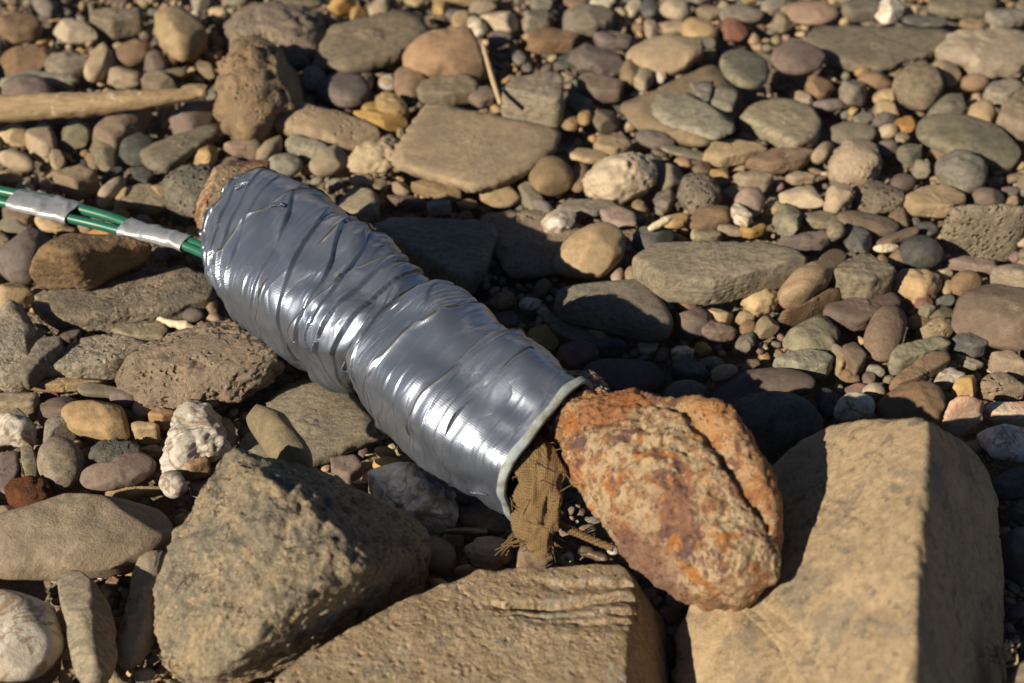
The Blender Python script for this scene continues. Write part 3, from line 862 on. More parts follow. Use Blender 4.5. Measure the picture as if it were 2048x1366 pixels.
def front_slab():
    h = .036
    top = [(548, 1372), (610, 1316), (700, 1268), (860, 1178), (950, 1142), (1080, 1147), (1240, 1128), (1263, 1152), (1256, 1230), (1243, 1366), (1238, 1560), (540, 1600)]
    pts = []
    for i, (x, y) in enumerate(top):
        pts.append((*at(x, y, h)[:2], h + (.004 if y > 1200 else 0)))
    for x, y in [(1330, 1240), (1342, 1366), (1330, 1540)]:
        pts.append((*at(x, y, .0)[:2], 0.0))
    b = np.array(pts)
    for q in list(pts)[:12]:
        pts.append((q[0] * .97, q[1] - .002, -.02))
    def ex(co, U, c):
        w = co + c
        # split bedding ledges that run across the far right corner of the top face
        px, py = px_of(np.stack([w[:, 0], w[:, 1], np.full(len(w), h)], 1))
        q = w * 40
        ln = fbm(q * .8, 2) * 10 + fbm(q * 4, 3) * 5
        up = np.clip((U[:, 2] - .15) * 3, 0, 1)
        dz = 0
        for yl, x0, amp, sl in ((1168, 1090, .0035, .03), (1205, 1000, .005, -.05), (1232, 1060, .0034, -.02), (1250, 1120, .0024, 0.02)):
            yy = py - (yl + ln + sl * (px - 1150))
            f = 1 / (1 + np.exp(-(px - x0) / 25)) 
            dz = dz + f * amp * (np.clip(yy / 30, 0, 1) - 1 / (1 + np.exp(-yy / 1.0)) - .55 * np.exp(-((yy - 1.5) / 3.0) ** 2) * np.clip(noise(w * 55) * 3 + .5, 0, 1)) 
        co = co.copy(); co[:, 2] += dz * up
        pit = np.maximum(0, noise(w * np.array([240, 460, 300])) - .47) * np.clip(noise(w * 30) * 3 + .1, 0, 1)
        co[:, 2] -= up * (pit * .0065) - up * (ridged(q * .6, 3) * .0009 + fbm(q * 7, 3) * .0003)
        return co
    o = hull_stone('slab', pts, M['slab_front'], p=90, sub=8, chip=.02, na=.010, nf=2.0, seed=9, extra=ex, fine=.3)
    OCC.append(np.array([(550, 1366), (950, 1142), (1263, 1150), (1335, 1240), (1340, 1400), (550, 1400)]))
    tag(o, 'large tan layered slab with split edges along the bottom of the picture', 'slab', kind='thing')

def grooves(w):
    # bedding grooves along the low left flank of the block
    px, py = px_of(w)
    t = (py - 1200) / 166.0
    n1 = fbm(w * 60, 3) * 9
    g = 0
    for x0, x1, am, wd in ((1395, 1530, .015, 20), (1455, 1575, .013, 17), (1360, 1430, .009, 14), (1520, 1640, .005, 12)):
        c = x0 + (x1 - x0) * t + 22 * np.sin(t * 2.6) + n1
        e = (px - c) / wd
        g = g + am * np.where(e < 0, np.exp(e * .35), np.exp(-e * 2.2)) * np.clip((py - 1190) / 40, 0, 1)
    return g + .0006 * np.abs(noise(w * 170)) 

def right_block():
    P = lambda x, y, z: (*at(x, y, z)[:2], z)
    pts = [P(1725, 840, .078), P(1850, 840, .094), P(1848, 1000, .096), P(1838, 1120, .094), P(1825, 1366, .086), P(1815, 1560, .080),
           P(1610, 872, .056), P(1545, 930, .034), P(1480, 1060, .022), P(1345, 1200, .020), P(1332, 1260, .014), P(1345, 1400, .004), P(1360, 1560, -.004),
           P(1925, 872, .060), P(1982, 930, .040), P(2003, 1010, .026), P(2010, 1130, .016), P(2020, 1366, .004), P(2020, 1560, 0)]
    pts += [P(1560, 980, -.02), P(1480, 1100, -.02), P(1390, 1230, -.02), P(1400, 1400, -.02), P(1400, 1560, -.02), P(1960, 960, -.02)]
    def ex(co, U, c):
        w = co + c
        q = w * 50
        return co + U * ((fbm(q * .35, 3) * .0016 + fbm(q * 8, 2) * .00022 - np.maximum(0, noise(q * 1.6 + 5) - .42) * .006 - grooves(w)))[:, None]
    o = hull_stone('rock', pts, M['sand_big'], p=80, sub=7, chip=.035, na=.012, nf=1.7, seed=5, extra=ex, fine=.2)
    OCC.append(np.array([(1545, 930), (1700, 840), (1850, 840), (1985, 930), (2020, 1400), (1400, 1400), (1440, 1200)]))
    tag(o, 'big tan block with one sunlit face and one shaded face at lower right', 'block', kind='thing')

def lobed_stone():
    P = lambda x, y, z: (*at(x, y, z)[:2], z)
    out = [(1332, 1215), (1345, 1196), (1420, 1200), (1480, 1215), (1535, 1250), (1590, 1330), (1630, 1450), (1500, 1520), (1380, 1500), (1350, 1400), (1330, 1290)]
    o = pebble('stone', out, M['sand_big'], 'lump', thick=.6, lift=.028, sub=6, seed=23, rough=.8)
    tag(o, 'tan lobed stone between the layered slab and the big right block', 'stone')

M['slab_front'] = stone_mat('stone_layered_sandstone', (.39, .30, .20), (.32, .245, .16), cov=.5, scale=50, dust=.45, dustc=(.41, .315, .205), speck=.7, bump=1.0, grain=900, pit=.3, crack=1.0, blot=((.24, .215, .175), 45, .55, .6), vein=((.36, .33, .28), 22, .012))
M['sand_big'] = stone_mat('stone_blocky_sandstone', (.40, .305, .20), (.35, .265, .175), cov=.55, scale=70, dust=.3, speck=.5, bump=.42, grain=1000, crack=.8, blot=((.20, .175, .14), 40, .54, .6), dustc=(.43, .32, .20))
def brown_block():
    P = lambda x, y, z: (*at(x, y, z)[:2], z)
    pts = [P(80, 490, .046), P(130, 466, .044), P(250, 470, .042), P(302, 490, .036), P(138, 504, .050), P(62, 522, .034), P(62, 552, .014),
           P(76, 578, .004), P(172, 577, .012), P(232, 566, .0), P(292, 534, .004), P(120, 500, -.005), P(260, 500, -.005)]
    o = hull_stone('stone', pts, M['brown_block'], p=50, sub=6, na=.035, nf=2.0, seed=31)
    OCC.append(np.array([(62, 520), (78, 490), (130, 466), (250, 470), (305, 488), (290, 532), (232, 566), (160, 578), (76, 578)]))
    tag(o, 'brown block stone half in shade under the green tubes', 'stone', kind='thing')
M['brown_block'] = stone_mat('stone_brown_block', (.30, .205, .125), (.22, .155, .10), dust=.35, speck=.4, bump=.9, pit=.2)
brown_block()
bank_boulder(); front_slab(); right_block()

# ------------------------------------------------------------------ traced stones
AUTO = []
LAND = []
COLW = {'tan': 'tan', 'sand': 'sandy', 'grey': 'grey brown', 'slate': 'grey', 'olive': 'olive brown', 'green': 'grey green', 'brown': 'brown',
        'mauve': 'purple brown', 'cream': 'cream', 'white': 'white', 'orange': 'orange', 'ochre': 'ochre', 'pink': 'pink', 'red': 'dark red',
        'dark': 'dark grey', 'pitted': 'pitted grey', 'clinker': 'crusty dark', 'coarse': 'coarse brown', 'boulder': 'patchy grey',
        'banded': 'banded brown', 'quartzred': 'red and white', 'rustrock': 'rust red'}
STW = {'round': 'rounded', 'egg': 'smooth', 'flat': 'flat', 'lump': 'lumpy', 'rough': 'rough', 'slab': 'angular'}
for i, line in enumerate([l for l in STONES.strip().split('\n') if l.strip()]):
    name, mk, st, crd, lab = line.split('|')
    so = st.split(','); sty = so[0]
    op = dict((a.split('=')[0], float(a.split('=')[1])) for a in so[1:])
    v = [float(a) for a in crd.split()]
    rs = np.random.RandomState(i + 100)
    out = ell(*v, rs=rs) if len(v) == 5 else [(v[j], v[j + 1]) for j in range(0, len(v), 2)]
    if sty == 'round' and not lab.strip() and rs.rand() < .42:
        k_ = rs.randint(6, 9); n_ = len(out)
        out = [out[int(n_ * (q + rs.uniform(-.25, .25)) / k_) % n_] for q in range(k_)] if n_ > 14 else out
        wpx = np.ptp(np.array(out), axis=0)
        sty = 'slab'; op.setdefault('t', float(min(wpx[0], wpx[1] * 1.4) / FPX * .62)); op['t'] = op['t'] if op['t'] < .2 else .02; op['chunk'] = .3; op['p'] = 16
    if sty == 'slab':
        w = np.ptp(np.array(out), axis=0).max()
        o = slab(name, out, M[mk], thick=op.get('t', .014), lift=op.get('l', 0), p=op.get('p', 30), seed=i, na=op.get('na', .045),
                 strata=op.get('st', .012), inset=op.get('in', .04), chunk=op.get('chunk', .08))
    else:
        o = pebble(name, out, M[mk], sty, thick=op.get('t'), lift=op.get('l', 0), seed=i, rough=op.get('na', 1.0), soft=bool(lab.strip()))
    A = np.array(out)
    info = dict(o=o, c=A.mean(0), w=np.ptp(A, axis=0), col=COLW[mk], sty=STW[sty], name=name)
    o['category'] = name; o['kind'] = 'thing'
    if lab.strip():
        o['label'] = lab.strip(); LAND.append((A.mean(0), lab.strip(), info))
    else:
        AUTO.append(info)
# ------------------------------------------------------------------ the taped bundle
def tube_frame(st, zc0, zc1, flat=1.0, nst=400, zfun=None):
    """stations of (far edge, near edge) in the photograph -> smooth centre line with two section vectors"""
    st = np.asarray(st, float)
    n = len(st)
    C, V = [], []
    for i, (tx, ty, bx, by) in enumerate(st):
        z = zfun(i) if zfun else zc0 + (zc1 - zc0) * i / (n - 1)
        c = at((tx + bx) / 2, (ty + by) / 2, z)
        D = depth_of(c)
        a = np.array([0, 0, CAM_H]) + ray(tx, ty) * D
        b = np.array([0, 0, CAM_H]) + ray(bx, by) * D
        C.append(c); V.append((a - b) / 2)
    C, V = np.array(C), np.array(V)
    u = np.linspace(0, n - 1, nst)
    def spl(A):
        out = np.zeros((nst, 3))
        i = np.clip(np.floor(u).astype(int), 0, n - 2); f = (u - i)[:, None]
        g = lambda k: A[np.clip(i + k, 0, n - 1)]
        return 0.5 * ((2 * g(0)) + (-g(-1) + g(1)) * f + (2 * g(-1) - 5 * g(0) + 4 * g(1) - g(2)) * f ** 2 + (-g(-1) + 3 * g(0) - 3 * g(1) + g(2)) * f ** 3)
    Cs, Vs = spl(C), spl(V)
    T = np.gradient(Cs, axis=0)
    k = 25
    Tp = np.pad(T, ((k, k), (0, 0)), 'edge')
    T = np.stack([np.convolve(Tp[:, j], np.ones(2 * k + 1) / (2 * k + 1), 'valid') for j in range(3)], 1)
    T /= np.linalg.norm(T, axis=1)[:, None]
    W = np.cross(Vs, T)
    W /= np.linalg.norm(W, axis=1)[:, None]
    s = np.sign((W @ np.array([0, -CP, SP])).mean())     # W towards the camera
    W = W * s * np.linalg.norm(Vs, axis=1)[:, None] * flat
    return u, Cs, Vs, W, T

TB = [(492, 394, 458, 466), (518, 364, 446, 520), (562, 354, 454, 586), (636, 380, 484, 650), (718, 436, 546, 708),
      (790, 488, 608, 748), (844, 546, 672, 770), (866, 598, 730, 738), (925, 583, 722, 806), (975, 608, 758, 862),
      (1030, 655, 826, 925), (1085, 680, 885, 972), (1132, 726, 950, 1010), (1186, 766, 1013, 1042)]
ZT = lambda i: 0.044 + 0.010 * i / 13
UT, CT, VT, WT, TT = tube_frame(TB, 0, 0, .95, 1300, ZT)

_t = np.linspace(0, 2 * np.pi, 721)
SECN = (((np.abs(np.cos(_t - math.radians(72))) ** 2.9 + np.abs(np.sin(_t - math.radians(72))) ** 2.9) ** (-1 / 2.9)) * np.cos(_t)).max()
def tube_eval(s, th, dr):
    """s in stations, th angle (0 far edge, pi/2 towards camera, pi near edge), dr metres outward"""
    sc = np.clip(s, 0, 13) / 13 * (len(UT) - 1)
    i = np.clip(np.floor(sc).astype(int), 0, len(UT) - 2); f = (sc - i)[:, None]
    g = lambda A: A[i] * (1 - f) + A[i + 1] * f
    C, V, W = g(CT), g(VT), g(WT)
    # rounded-square section: one broad flank up, one towards the sun side
    t0 = math.radians(72); pw = 2.9
    q = (np.abs(np.cos(th - t0)) ** pw + np.abs(np.sin(th - t0)) ** pw) ** (-1 / pw) / SECN
    flat_ = np.interp(s, [0, 1, 5.5, 7, 8.3, 10, 13], [.8, .95, 1, .84, 1, 1, .72])
    c, sn = (np.cos(th) * q)[:, None], (np.sin(th) * q * flat_)[:, None]
    rad = V * c + W * sn
    L = np.linalg.norm(rad, axis=1)[:, None]
    # close the upper end like a wrapped parcel
    return C + rad * (1 + dr[:, None] / np.maximum(L, .004))

def tape_relief(s, th, seed=0.0, amp=1.0):
    """creases of the tape pulled tight: long folds running round the bundle, fanned at the waist and the closed end"""
    tilt = np.interp(s, [0, 3, 6, 7, 8, 13], [.6, .9, .8, .3, .5, .35])
    sk = s - tilt * (th / np.pi)
    c, sn = np.cos(th), np.sin(th)
    P = np.stack([sk * 1.0, c * .75 + seed, sn * .75], 1)
    wob = noise(P * 1.3) * .8
    Q = np.stack([sk * 2.0 + wob, c * .8 + 7 + seed, sn * .8], 1)
    a = noise(Q)
    fold = 1 - np.abs(noise(Q * np.array([1.15, 1, 1]) + 30)) * 3.2
    fold = np.clip(fold, 0, 1) ** 2
    crease = np.exp(-np.abs(noise(Q * np.array([.75, .5, .5]) + 51)) / .03)
    Q2 = np.stack([sk * 4.6 + wob * 2, c * .8 + 3 + seed, sn * .8], 1)
    f2 = np.clip(1 - np.abs(noise(Q2)) * 3.5, 0, 1) ** 2
    Q3 = np.stack([sk * 10 + wob * 3, c * 1.6 + 13, sn * 1.6], 1)
    f3 = noise(Q3)
    loose = np.interp(s, [0, 2, 4, 6, 7, 8.5, 10, 13], [1.6, 1.15, 1.0, 1.5, 1.7, .75, .32, .32])
    # facets left by the stone inside
    fac = noise(np.stack([s * .55, c * 1.2, sn * 1.2], 1) + 40)
    fac2 = noise(np.stack([s * 1.3, c * 2.4, sn * 2.4], 1) + 60)
    m2 = np.clip(noise(np.stack([s * .8, c, sn], 1) + 80) * 2.2 + .5, 0, 1)
    m3 = np.clip(noise(np.stack([s * .6, c * 1.1, sn * 1.1], 1) + 120) * 3 + .3, 0, 1)
    d = fac * .0034 + fac2 * .0018 + loose * (a * .0007 + fold * .0004 * m3 - crease * .0010 * np.clip(m3 + .25, 0, 1) + f2 * .0003 * m2 * m3 + f3 * .00012 * m2)
    wb2 = noise(np.stack([sk * .9, c * .5 + 91, sn * .5], 1))
    u1 = sk * 1.9 + wb2 * 1.6 + .35 * np.cos(th * 1.0 + 1)
    u2 = sk * 5.4 + noise(np.stack([sk * 1.7, c * .7 + 33, sn * .7], 1)) * 2.2
    sw1 = u1 - np.floor(u1); sw2 = u2 - np.floor(u2)
    sw1 = np.where(sw1 > .96, (1 - sw1) / .04 * .96, sw1); sw2 = np.where(sw2 > .93, (1 - sw2) / .07 * .93, sw2)
    k2 = np.clip(noise(np.stack([sk * 1.1, c * 1.3 + 20, sn * 1.3], 1)) * 2.5 + .45, 0, 1)
    lz = np.clip(loose, .3, 1.5)
    d = d * .8 + lz * (sw1 * np.interp(s, [0, 7, 9, 13], [.0021, .0021, .0011, .0010]) * np.clip(m3 + .35, 0, 1) + sw2 * .00045 * k2) - .0030
    return d * amp

tm = NT('silver_duct_tape')
tc = tm.n('ShaderNodeTexCoord'); vo = tc.outputs['Object']
uvn = tm.n('ShaderNodeUVMap'); uv = uvn.outputs[0]
geo = tm.n('ShaderNodeNewGeometry')
dust_n = tm.noise(vo, 55, 6, .7)
sep = tm.n('ShaderNodeSeparateXYZ'); tm.l(geo.outputs['Normal'], sep.inputs[0])
nd = tm.math('ADD', tm.math('MULTIPLY', sep.outputs[1], .55), tm.math('MULTIPLY', sep.outputs[2], .35))
dmask = tm.ramp(tm.math('ADD', tm.math('MULTIPLY', dust_n, .9), nd), .78, 1.06)
dfine = tm.ramp(tm.noise(vo, 700, 3, .7), .40, .62)
smear = tm.ramp(tm.noise(vo, 30, 5, .6), .5, .72)
dm = tm.math('MAXIMUM', tm.math('MULTIPLY', dmask, tm.math('ADD', tm.math('MULTIPLY', dfine, .5), .35)), tm.math('MULTIPLY', tm.math('MULTIPLY', smear, dfine), .22))
colr = tm.mix(tm.noise(vo, 25, 4), (.21, .235, .285), (.29, .32, .38))
colr = tm.mix(dm, colr, (.27, .20, .13))
gr_ = tm.n('ShaderNodeAttribute'); gr_.attribute_name = 'grime_shade'
grf = tm.ramp(gr_.outputs['Fac'], .15, .55)
colr = tm.mix(grf, colr, (.045, .038, .03))  # dark seam line: brown dirt plus the edge's shadow, painted into the colour
dm = tm.math('MAXIMUM', dm, grf)
tm.l(colr, tm.b.inputs['Base Color'])
tm.l(tm.math('SUBTRACT', .80, tm.math('MULTIPLY', dm, .8)), tm.b.inputs['Metallic'])
tm.l(tm.math('ADD', .28, tm.math('ADD', tm.math('MULTIPLY', dm, .5), tm.math('MULTIPLY', tm.noise(vo, 90, 3), .12))), tm.b.inputs['Roughness'])
mp = tm.n('ShaderNodeMapping'); tm.l(uv, mp.inputs[0])
wv = tm.n('ShaderNodeTexWave'); wv.wave_type = 'BANDS'; wv.bands_direction = 'X'; wv.inputs['Scale'].default_value = 1.0
mp.inputs['Scale'].default_value = (190, 1, 1); wv.inputs['Distortion'].default_value = .6
tm.l(mp.outputs[0], wv.inputs[0])
mp2 = tm.n('ShaderNodeMapping'); tm.l(uv, mp2.inputs[0]); mp2.inputs['Scale'].default_value = (1, 70, 1)
wv2 = tm.n('ShaderNodeTexWave'); wv2.bands_direction = 'Y'; wv2.inputs['Scale'].default_value = 1.0; wv2.inputs['Distortion'].default_value = .8
tm.l(mp2.outputs[0], wv2.inputs[0])
cr = tm.noise(vo, 160, 4, .6)
hh = tm.math('ADD', tm.math('ADD', tm.math('MULTIPLY', wv.outputs['Fac'], .035), tm.math('MULTIPLY', wv2.outputs['Fac'], .05)), tm.math('MULTIPLY', cr, .35))
bp = tm.n('ShaderNodeBump'); bp.inputs['Distance'].default_value = .0006; bp.inputs['Strength'].default_value = .55
tm.l(hh, bp.inputs['Height']); tm.l(bp.outputs[0], tm.b.inputs['Normal'])
M['tape'] = tm.m

def add_uv(o, us, vs, n, m):
    me = o.data
    uvl = me.uv_layers.new(name='UVMap')
    li = np.empty(len(me.loops), dtype=np.int64); me.loops.foreach_get('vertex_index', li)
    u = np.asarray(us).ravel()[li]; v = np.asarray(vs).ravel()[li]
    uvl.data.foreach_set('uv', np.stack([u, v], 1).ravel())

bundle = link(bpy.data.objects.new('taped_bundle', None))
BC = CT[len(CT) // 2].copy(); BC[2] = 0
bundle.location = BC
tag(bundle, 'long bundle wrapped in crumpled silver duct tape lying across the stones', 'bundle')

def bobj(name, V, F, mat, parent=bundle):
    return mesh_obj(name, V - BC, F, mat, parent)

# inner wrap
n, m = 300, 180
S, TH = np.meshgrid(np.linspace(0.0, 13, n), np.linspace(0, 2 * np.pi, m + 1), indexing='ij')
dr = tape_relief(S.ravel(), TH.ravel())
Vb = tube_eval(S.ravel(), TH.ravel(), dr)
body = bobj('tape_body', Vb, grid_faces(n, m + 1), M['tape'])
add_uv(body, S / 13, TH / (2 * np.pi), n, m)
# closed upper end, pleated
capC = at(462, 424, .046)
nr = 40
ring = Vb.reshape(n, m + 1, 3)[0]
cap = []
for k in range(nr):
    f = k / (nr - 1)
    bulge = (1 - f) ** 2
    p = ring * (1 - f) + capC * f
    pl = np.sin(np.arange(m + 1) / m * 2 * np.pi * 17 + 4 * f) * .0009 * math.sin(f * 3.1)
    p = p + (-TT[0]) * (0.006 * math.sin(min(1, f * 1.2) * math.pi / 2) + pl)[:, None]
    cap.append(p)
cp = bobj('tape_end', np.concatenate(cap), grid_faces(nr, m + 1), M['tape'])
add_uv(cp, np.zeros((nr, m + 1)), np.tile(np.arange(m + 1) / m, (nr, 1)), nr, m)

# overlapping turns of tape: (start, end, tilt start, tilt end, wobble seed)
TURNS = [(.25, 2.0, .55, .75, 1), (1.5, 3.3, .8, .95, 2), (2.6, 4.5, 1.0, 1.15, 3), (3.9, 5.6, 1.25, 1.35, 4), (4.9, 7.3, 1.3, .8, 5),
         (6.7, 8.35, .35, .6, 6), (7.9, 9.6, .5, .65, 7), (9.0, 10.7, .55, .6, 8), (10.2, 11.75, .5, .45, 9), (11.3, 12.95, .4, .05, 10)]
for q, (a, b, ta, tb, sd) in enumerate(TURNS):
    nn, mm = int(62 * (b - a)), 220
    F_, H_ = np.meshgrid(np.linspace(0, 1, nn), np.linspace(0, 2 * np.pi, mm + 1), indexing='ij')
    hk = np.where(H_ <= np.pi, H_ / np.pi, 2 - H_ / np.pi)
    e0 = noise(np.stack([np.cos(H_[0]) * 1.6, np.sin(H_[0]) * 1.6, np.full(mm + 1, sd * 5.1)], 1)) * .16
    e1 = noise(np.stack([np.cos(H_[0]) * 1.8, np.sin(H_[0]) * 1.8, np.full(mm + 1, sd * 7.7 + 2)], 1)) * .20
    e1 = e1 + noise(np.stack([np.cos(H_[0]) * 9, np.sin(H_[0]) * 9, np.full(mm + 1, sd * 3.7)], 1)) * .02
    elab = None
    lo = a + ta * (1 - hk) * 0.75 + e0[None, :]
    hi = b + tb * (1 - hk) * 0.75 + e1[None, :] - (0 if q < 9 else 0)
    Sx = lo + (hi - lo) * F_
    Sx = np.clip(Sx, 0.0, 12.98)
    # the later turn lies on the earlier one and its free edge lifts here and there
    lift = .0010 + .0003 * (q % 3)
    edge = np.exp(-F_ * (hi - lo) / .05)
    fl = np.clip(noise(np.stack([np.cos(H_) .ravel() * 2.2, np.sin(H_).ravel() * 2.2, np.full(H_.size, sd * 9.3)], 1)).reshape(H_.shape) * 2 + .15, 0, 1)
    rel = tape_relief(Sx.ravel(), H_.ravel(), seed=0.0).reshape(Sx.shape)
    own = noise(np.stack([Sx.ravel() * 3.1 + hk.ravel() * 2, np.cos(H_).ravel() * .7 + sd, np.sin(H_).ravel() * .7], 1)).reshape(Sx.shape)
    own2 = np.clip(1 - 3.4 * np.abs(noise(np.stack([Sx.ravel() * 2.2 + hk.ravel() * ta * 2, np.cos(H_).ravel() * .9 + sd * 3, np.sin(H_).ravel() * .9], 1)).reshape(Sx.shape)), 0, 1) ** 2
    prox = np.exp(-F_ / .25)
    D = rel + lift + own * .0004 + own2 * .0003 + edge * (fl * .0018 + .0006) 
    # tuck the other edge under the next turn
    D = D - np.exp(-(1 - F_) / .06) * .0012
    Vv = tube_eval(Sx.ravel(), H_.ravel(), D.ravel())
    o = bobj('tape_strip', Vv, grid_faces(nn, mm + 1), M['tape'])
    add_uv(o, Sx / 13, H_ / (2 * np.pi), nn, mm)
    ed = o.data.attributes.new('grime_shade', 'FLOAT', 'POINT')
    brk = np.clip(noise(np.stack([np.cos(H_).ravel() * 4, np.sin(H_).ravel() * 4, np.full(H_.size, sd * 2.9)], 1)).reshape(H_.shape) * 2.0 + 1.0, .25, 1)
    ed.data.foreach_set('value', (np.exp(-(F_ * (hi - lo)) / .03) * brk).astype(np.float32).ravel())  # dirt and painted seam shadow, strongest at the strip's starting edge

# pale rim band round the open mouth
mm = 260
rm = NT('pale_plastic_rim')
v = rm.n('ShaderNodeTexCoord').outputs['Object']
rm.l(rm.mix(rm.ramp(rm.noise(v, 120, 6, .75), .42, .66), (.27, .305, .30), (.17, .155, .125)), rm.b.inputs['Base Color'])
rm.b.inputs['Roughness'].default_value = .62
M['rim'] = rm.m
prof = [(12.77, .0010), (12.78, .0019), (12.85, .0021), (12.99, .0020), (13.0, .0016), (13.0, .0004), (12.95, -.0002), (12.5, -.0012)]
H1 = np.linspace(0, 2 * np.pi, mm + 1)
rows = []
for s_, d_ in prof:
    rr = tape_relief(np.full(mm + 1, 13.0), H1)
    wv_ = noise(np.stack([np.cos(H1) * 3, np.sin(H1) * 3, np.zeros(mm + 1)], 1))
    p = tube_eval(np.full(mm + 1, min(13.0, s_)) + (wv_ * .07 if s_ < 12.9 else wv_ * .03), H1, rr + d_ + wv_ * .0008)
    p = p + TT[-1] * (.0012 if s_ >= 12.95 else 0)
    rows.append(p)
bobj('mouth_rim', np.concatenate(rows), grid_faces(len(prof), mm + 1), M['rim'])
# inside of the mouth
rows = []
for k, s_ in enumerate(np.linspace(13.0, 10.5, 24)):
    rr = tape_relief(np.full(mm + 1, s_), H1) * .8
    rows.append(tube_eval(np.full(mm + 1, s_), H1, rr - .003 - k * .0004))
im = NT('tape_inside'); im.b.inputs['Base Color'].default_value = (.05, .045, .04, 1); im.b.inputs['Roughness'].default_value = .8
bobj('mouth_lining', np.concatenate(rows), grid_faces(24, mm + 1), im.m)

# torn flaps of tape
def flap(px, z, ang, L, Wd, curl, seed):
    base = np.array(px)
    nn, m_ = 26, 9
    t = np.linspace(0, 1, nn)
    V = []
    d = np.array([math.cos(ang), math.sin(ang), 0]); n_ = np.array([-d[1], d[0], 0]); up = np.array([0, -.55, .83])
    for i, f in enumerate(t):
        c = base + d * L * f * (1 - .3 * curl * f) + up * (L * curl * math.sin(f * 2.4) * .35 + .0006)
        for j in range(m_):
            g = (j / (m_ - 1) - .5)
            V.append(c + n_ * Wd * g * (1 - .45 * f) + up * (abs(g) * Wd * .7 * f + .0008 * math.sin(i * 1.7 + j * 2.1 + seed)))
    o = bobj('tape_flap', np.array(V), grid_faces(nn, m_), M['tape'])
    add_uv(o, np.zeros((nn, m_)), np.zeros((nn, m_)), nn, m_)
    o.modifiers.new('thickness', 'SOLIDIFY').thickness = .0003
def on_tube(s, th, d=.0015):
    return tube_eval(np.array([s]), np.array([th]), tape_relief(np.array([s]), np.array([th])) + d)[0]
flap(on_tube(1.6, .75, .002), 0, -.7, .016, .006, .5, 1)
flap(on_tube(2.1, 1.0, .002), 0, .2, .010, .005, .6, 2)
flap(on_tube(3.2, .95, .002), 0, -.5, .011, .004, .9, 3)
flap(on_tube(6.5, 2.6, .000), 0, -1.9, .012, .009, .3, 4)
flap(on_tube(11.9, 2.95, .001), 0, -.5, .010, .006, .8, 5)

# ------------------------------------------------------------------ the rusty stone inside, with its free end out
RB = [(1110, 735, 1010, 920), (1166, 746, 1056, 884), (1200, 762, 1080, 864), (1238, 784, 1092, 892), (1282, 791, 1122, 944), (1332, 800, 1176, 1006),
      (1392, 808, 1212, 1062), (1445, 822, 1238, 1115), (1492, 862, 1290, 1163), (1530, 912, 1352, 1196), (1560, 975, 1425, 1216), (1566, 1040, 1492, 1212), (1556, 1100, 1524, 1182), (1544, 1135, 1538, 1150)]
ZR = lambda i: np.interp(i, [0, 2, 6, 10, 13], [.054, .059, .068, .066, .062])
UR, CR, VR, WR, TR = tube_frame(RB, 0, 0, .85, 420, ZR)
RUSTC = CR[200]
rt = NT('rust_crust')
v = rt.n('ShaderNodeTexCoord').outputs['Object']
n1 = rt.noise(v, 38, 6, .65, .8); n2 = rt.noise(v, 75, 5, .7, .5); n3 = rt.noise(v, 420, 4, .7)
c = rt.mix(rt.ramp(n1, .51, .61), (.38, .27, .15), (.22, .085, .022))
c = rt.mix(rt.ramp(n2, .53, .61), c, (.34, .125, .018))
c = rt.mix(rt.ramp(rt.noise(v, 60, 6, .72, .6), .53, .59), c, (.11, .055, .045))
c = rt.mix(rt.ramp(rt.noise(v, 170, 4, .7), .50, .60, 0, .8), c, (.20, .09, .035))
c = rt.mix(rt.ramp(rt.noise(v, 130, 4, .7), .60, .70, 0, .9), c, (.50, .38, .24))
c = rt.mix(rt.ramp(n3, .58, .68, 0, .75), c, (.07, .035, .03))
c = rt.mix(rt.ramp(rt.noise(v, 300, 4, .7), .60, .70, 0, .6), c, (.50, .40, .28))
sepz = rt.n('ShaderNodeSeparateXYZ'); rt.l(v, sepz.inputs[0])
def near(pt, rad):
    vd = rt.n('ShaderNodeVectorMath', operation='DISTANCE'); rt.l(v, vd.inputs[0]); vd.inputs[1].default_value = tuple(pt)
    return rt.ramp(rt.math('ADD', vd.outputs['Value'], rt.math('MULTIPLY', rt.noise(v, 90, 5, .7), rad * .9)), rad * .8, rad * 1.5, 1, 0)
RC0 = at(1400, 1000, .06)
for (x_, y_, z_), rd_, cl_ in (((1225, 800, .085), .024, (.26, .09, .018)), ((1440, 850, .09), .022, (.36, .145, .03)), ((1530, 960, .08), .026, (.33, .13, .03)), ((1300, 1120, .05), .030, (.15, .07, .045)), ((1470, 1170, .05), .026, (.24, .115, .04)), ((1340, 1010, .09), .016, (.20, .09, .05))):
    c = rt.mix(rt.math('MULTIPLY', near(at(x_, y_, z_) - RUSTC, rd_), .8), c, cl_)
c = rt.mix(rt.ramp(n3, .56, .66, 0, .8), c, (.055, .028, .022))
rt.l(c, rt.b.inputs['Base Color'])
rt.b.inputs['Roughness'].default_value = .8
hh = rt.math('ADD', rt.math('MULTIPLY', rt.noise(v, 160, 6, .7), 1.6), rt.math('MULTIPLY', n3, .7))
bp = rt.n('ShaderNodeBump'); bp.inputs['Distance'].default_value = .0018; bp.inputs['Strength'].default_value = .9
rt.l(hh, bp.inputs['Height']); rt.l(bp.outputs[0], rt.b.inputs['Normal'])
M['rust'] = rt.m

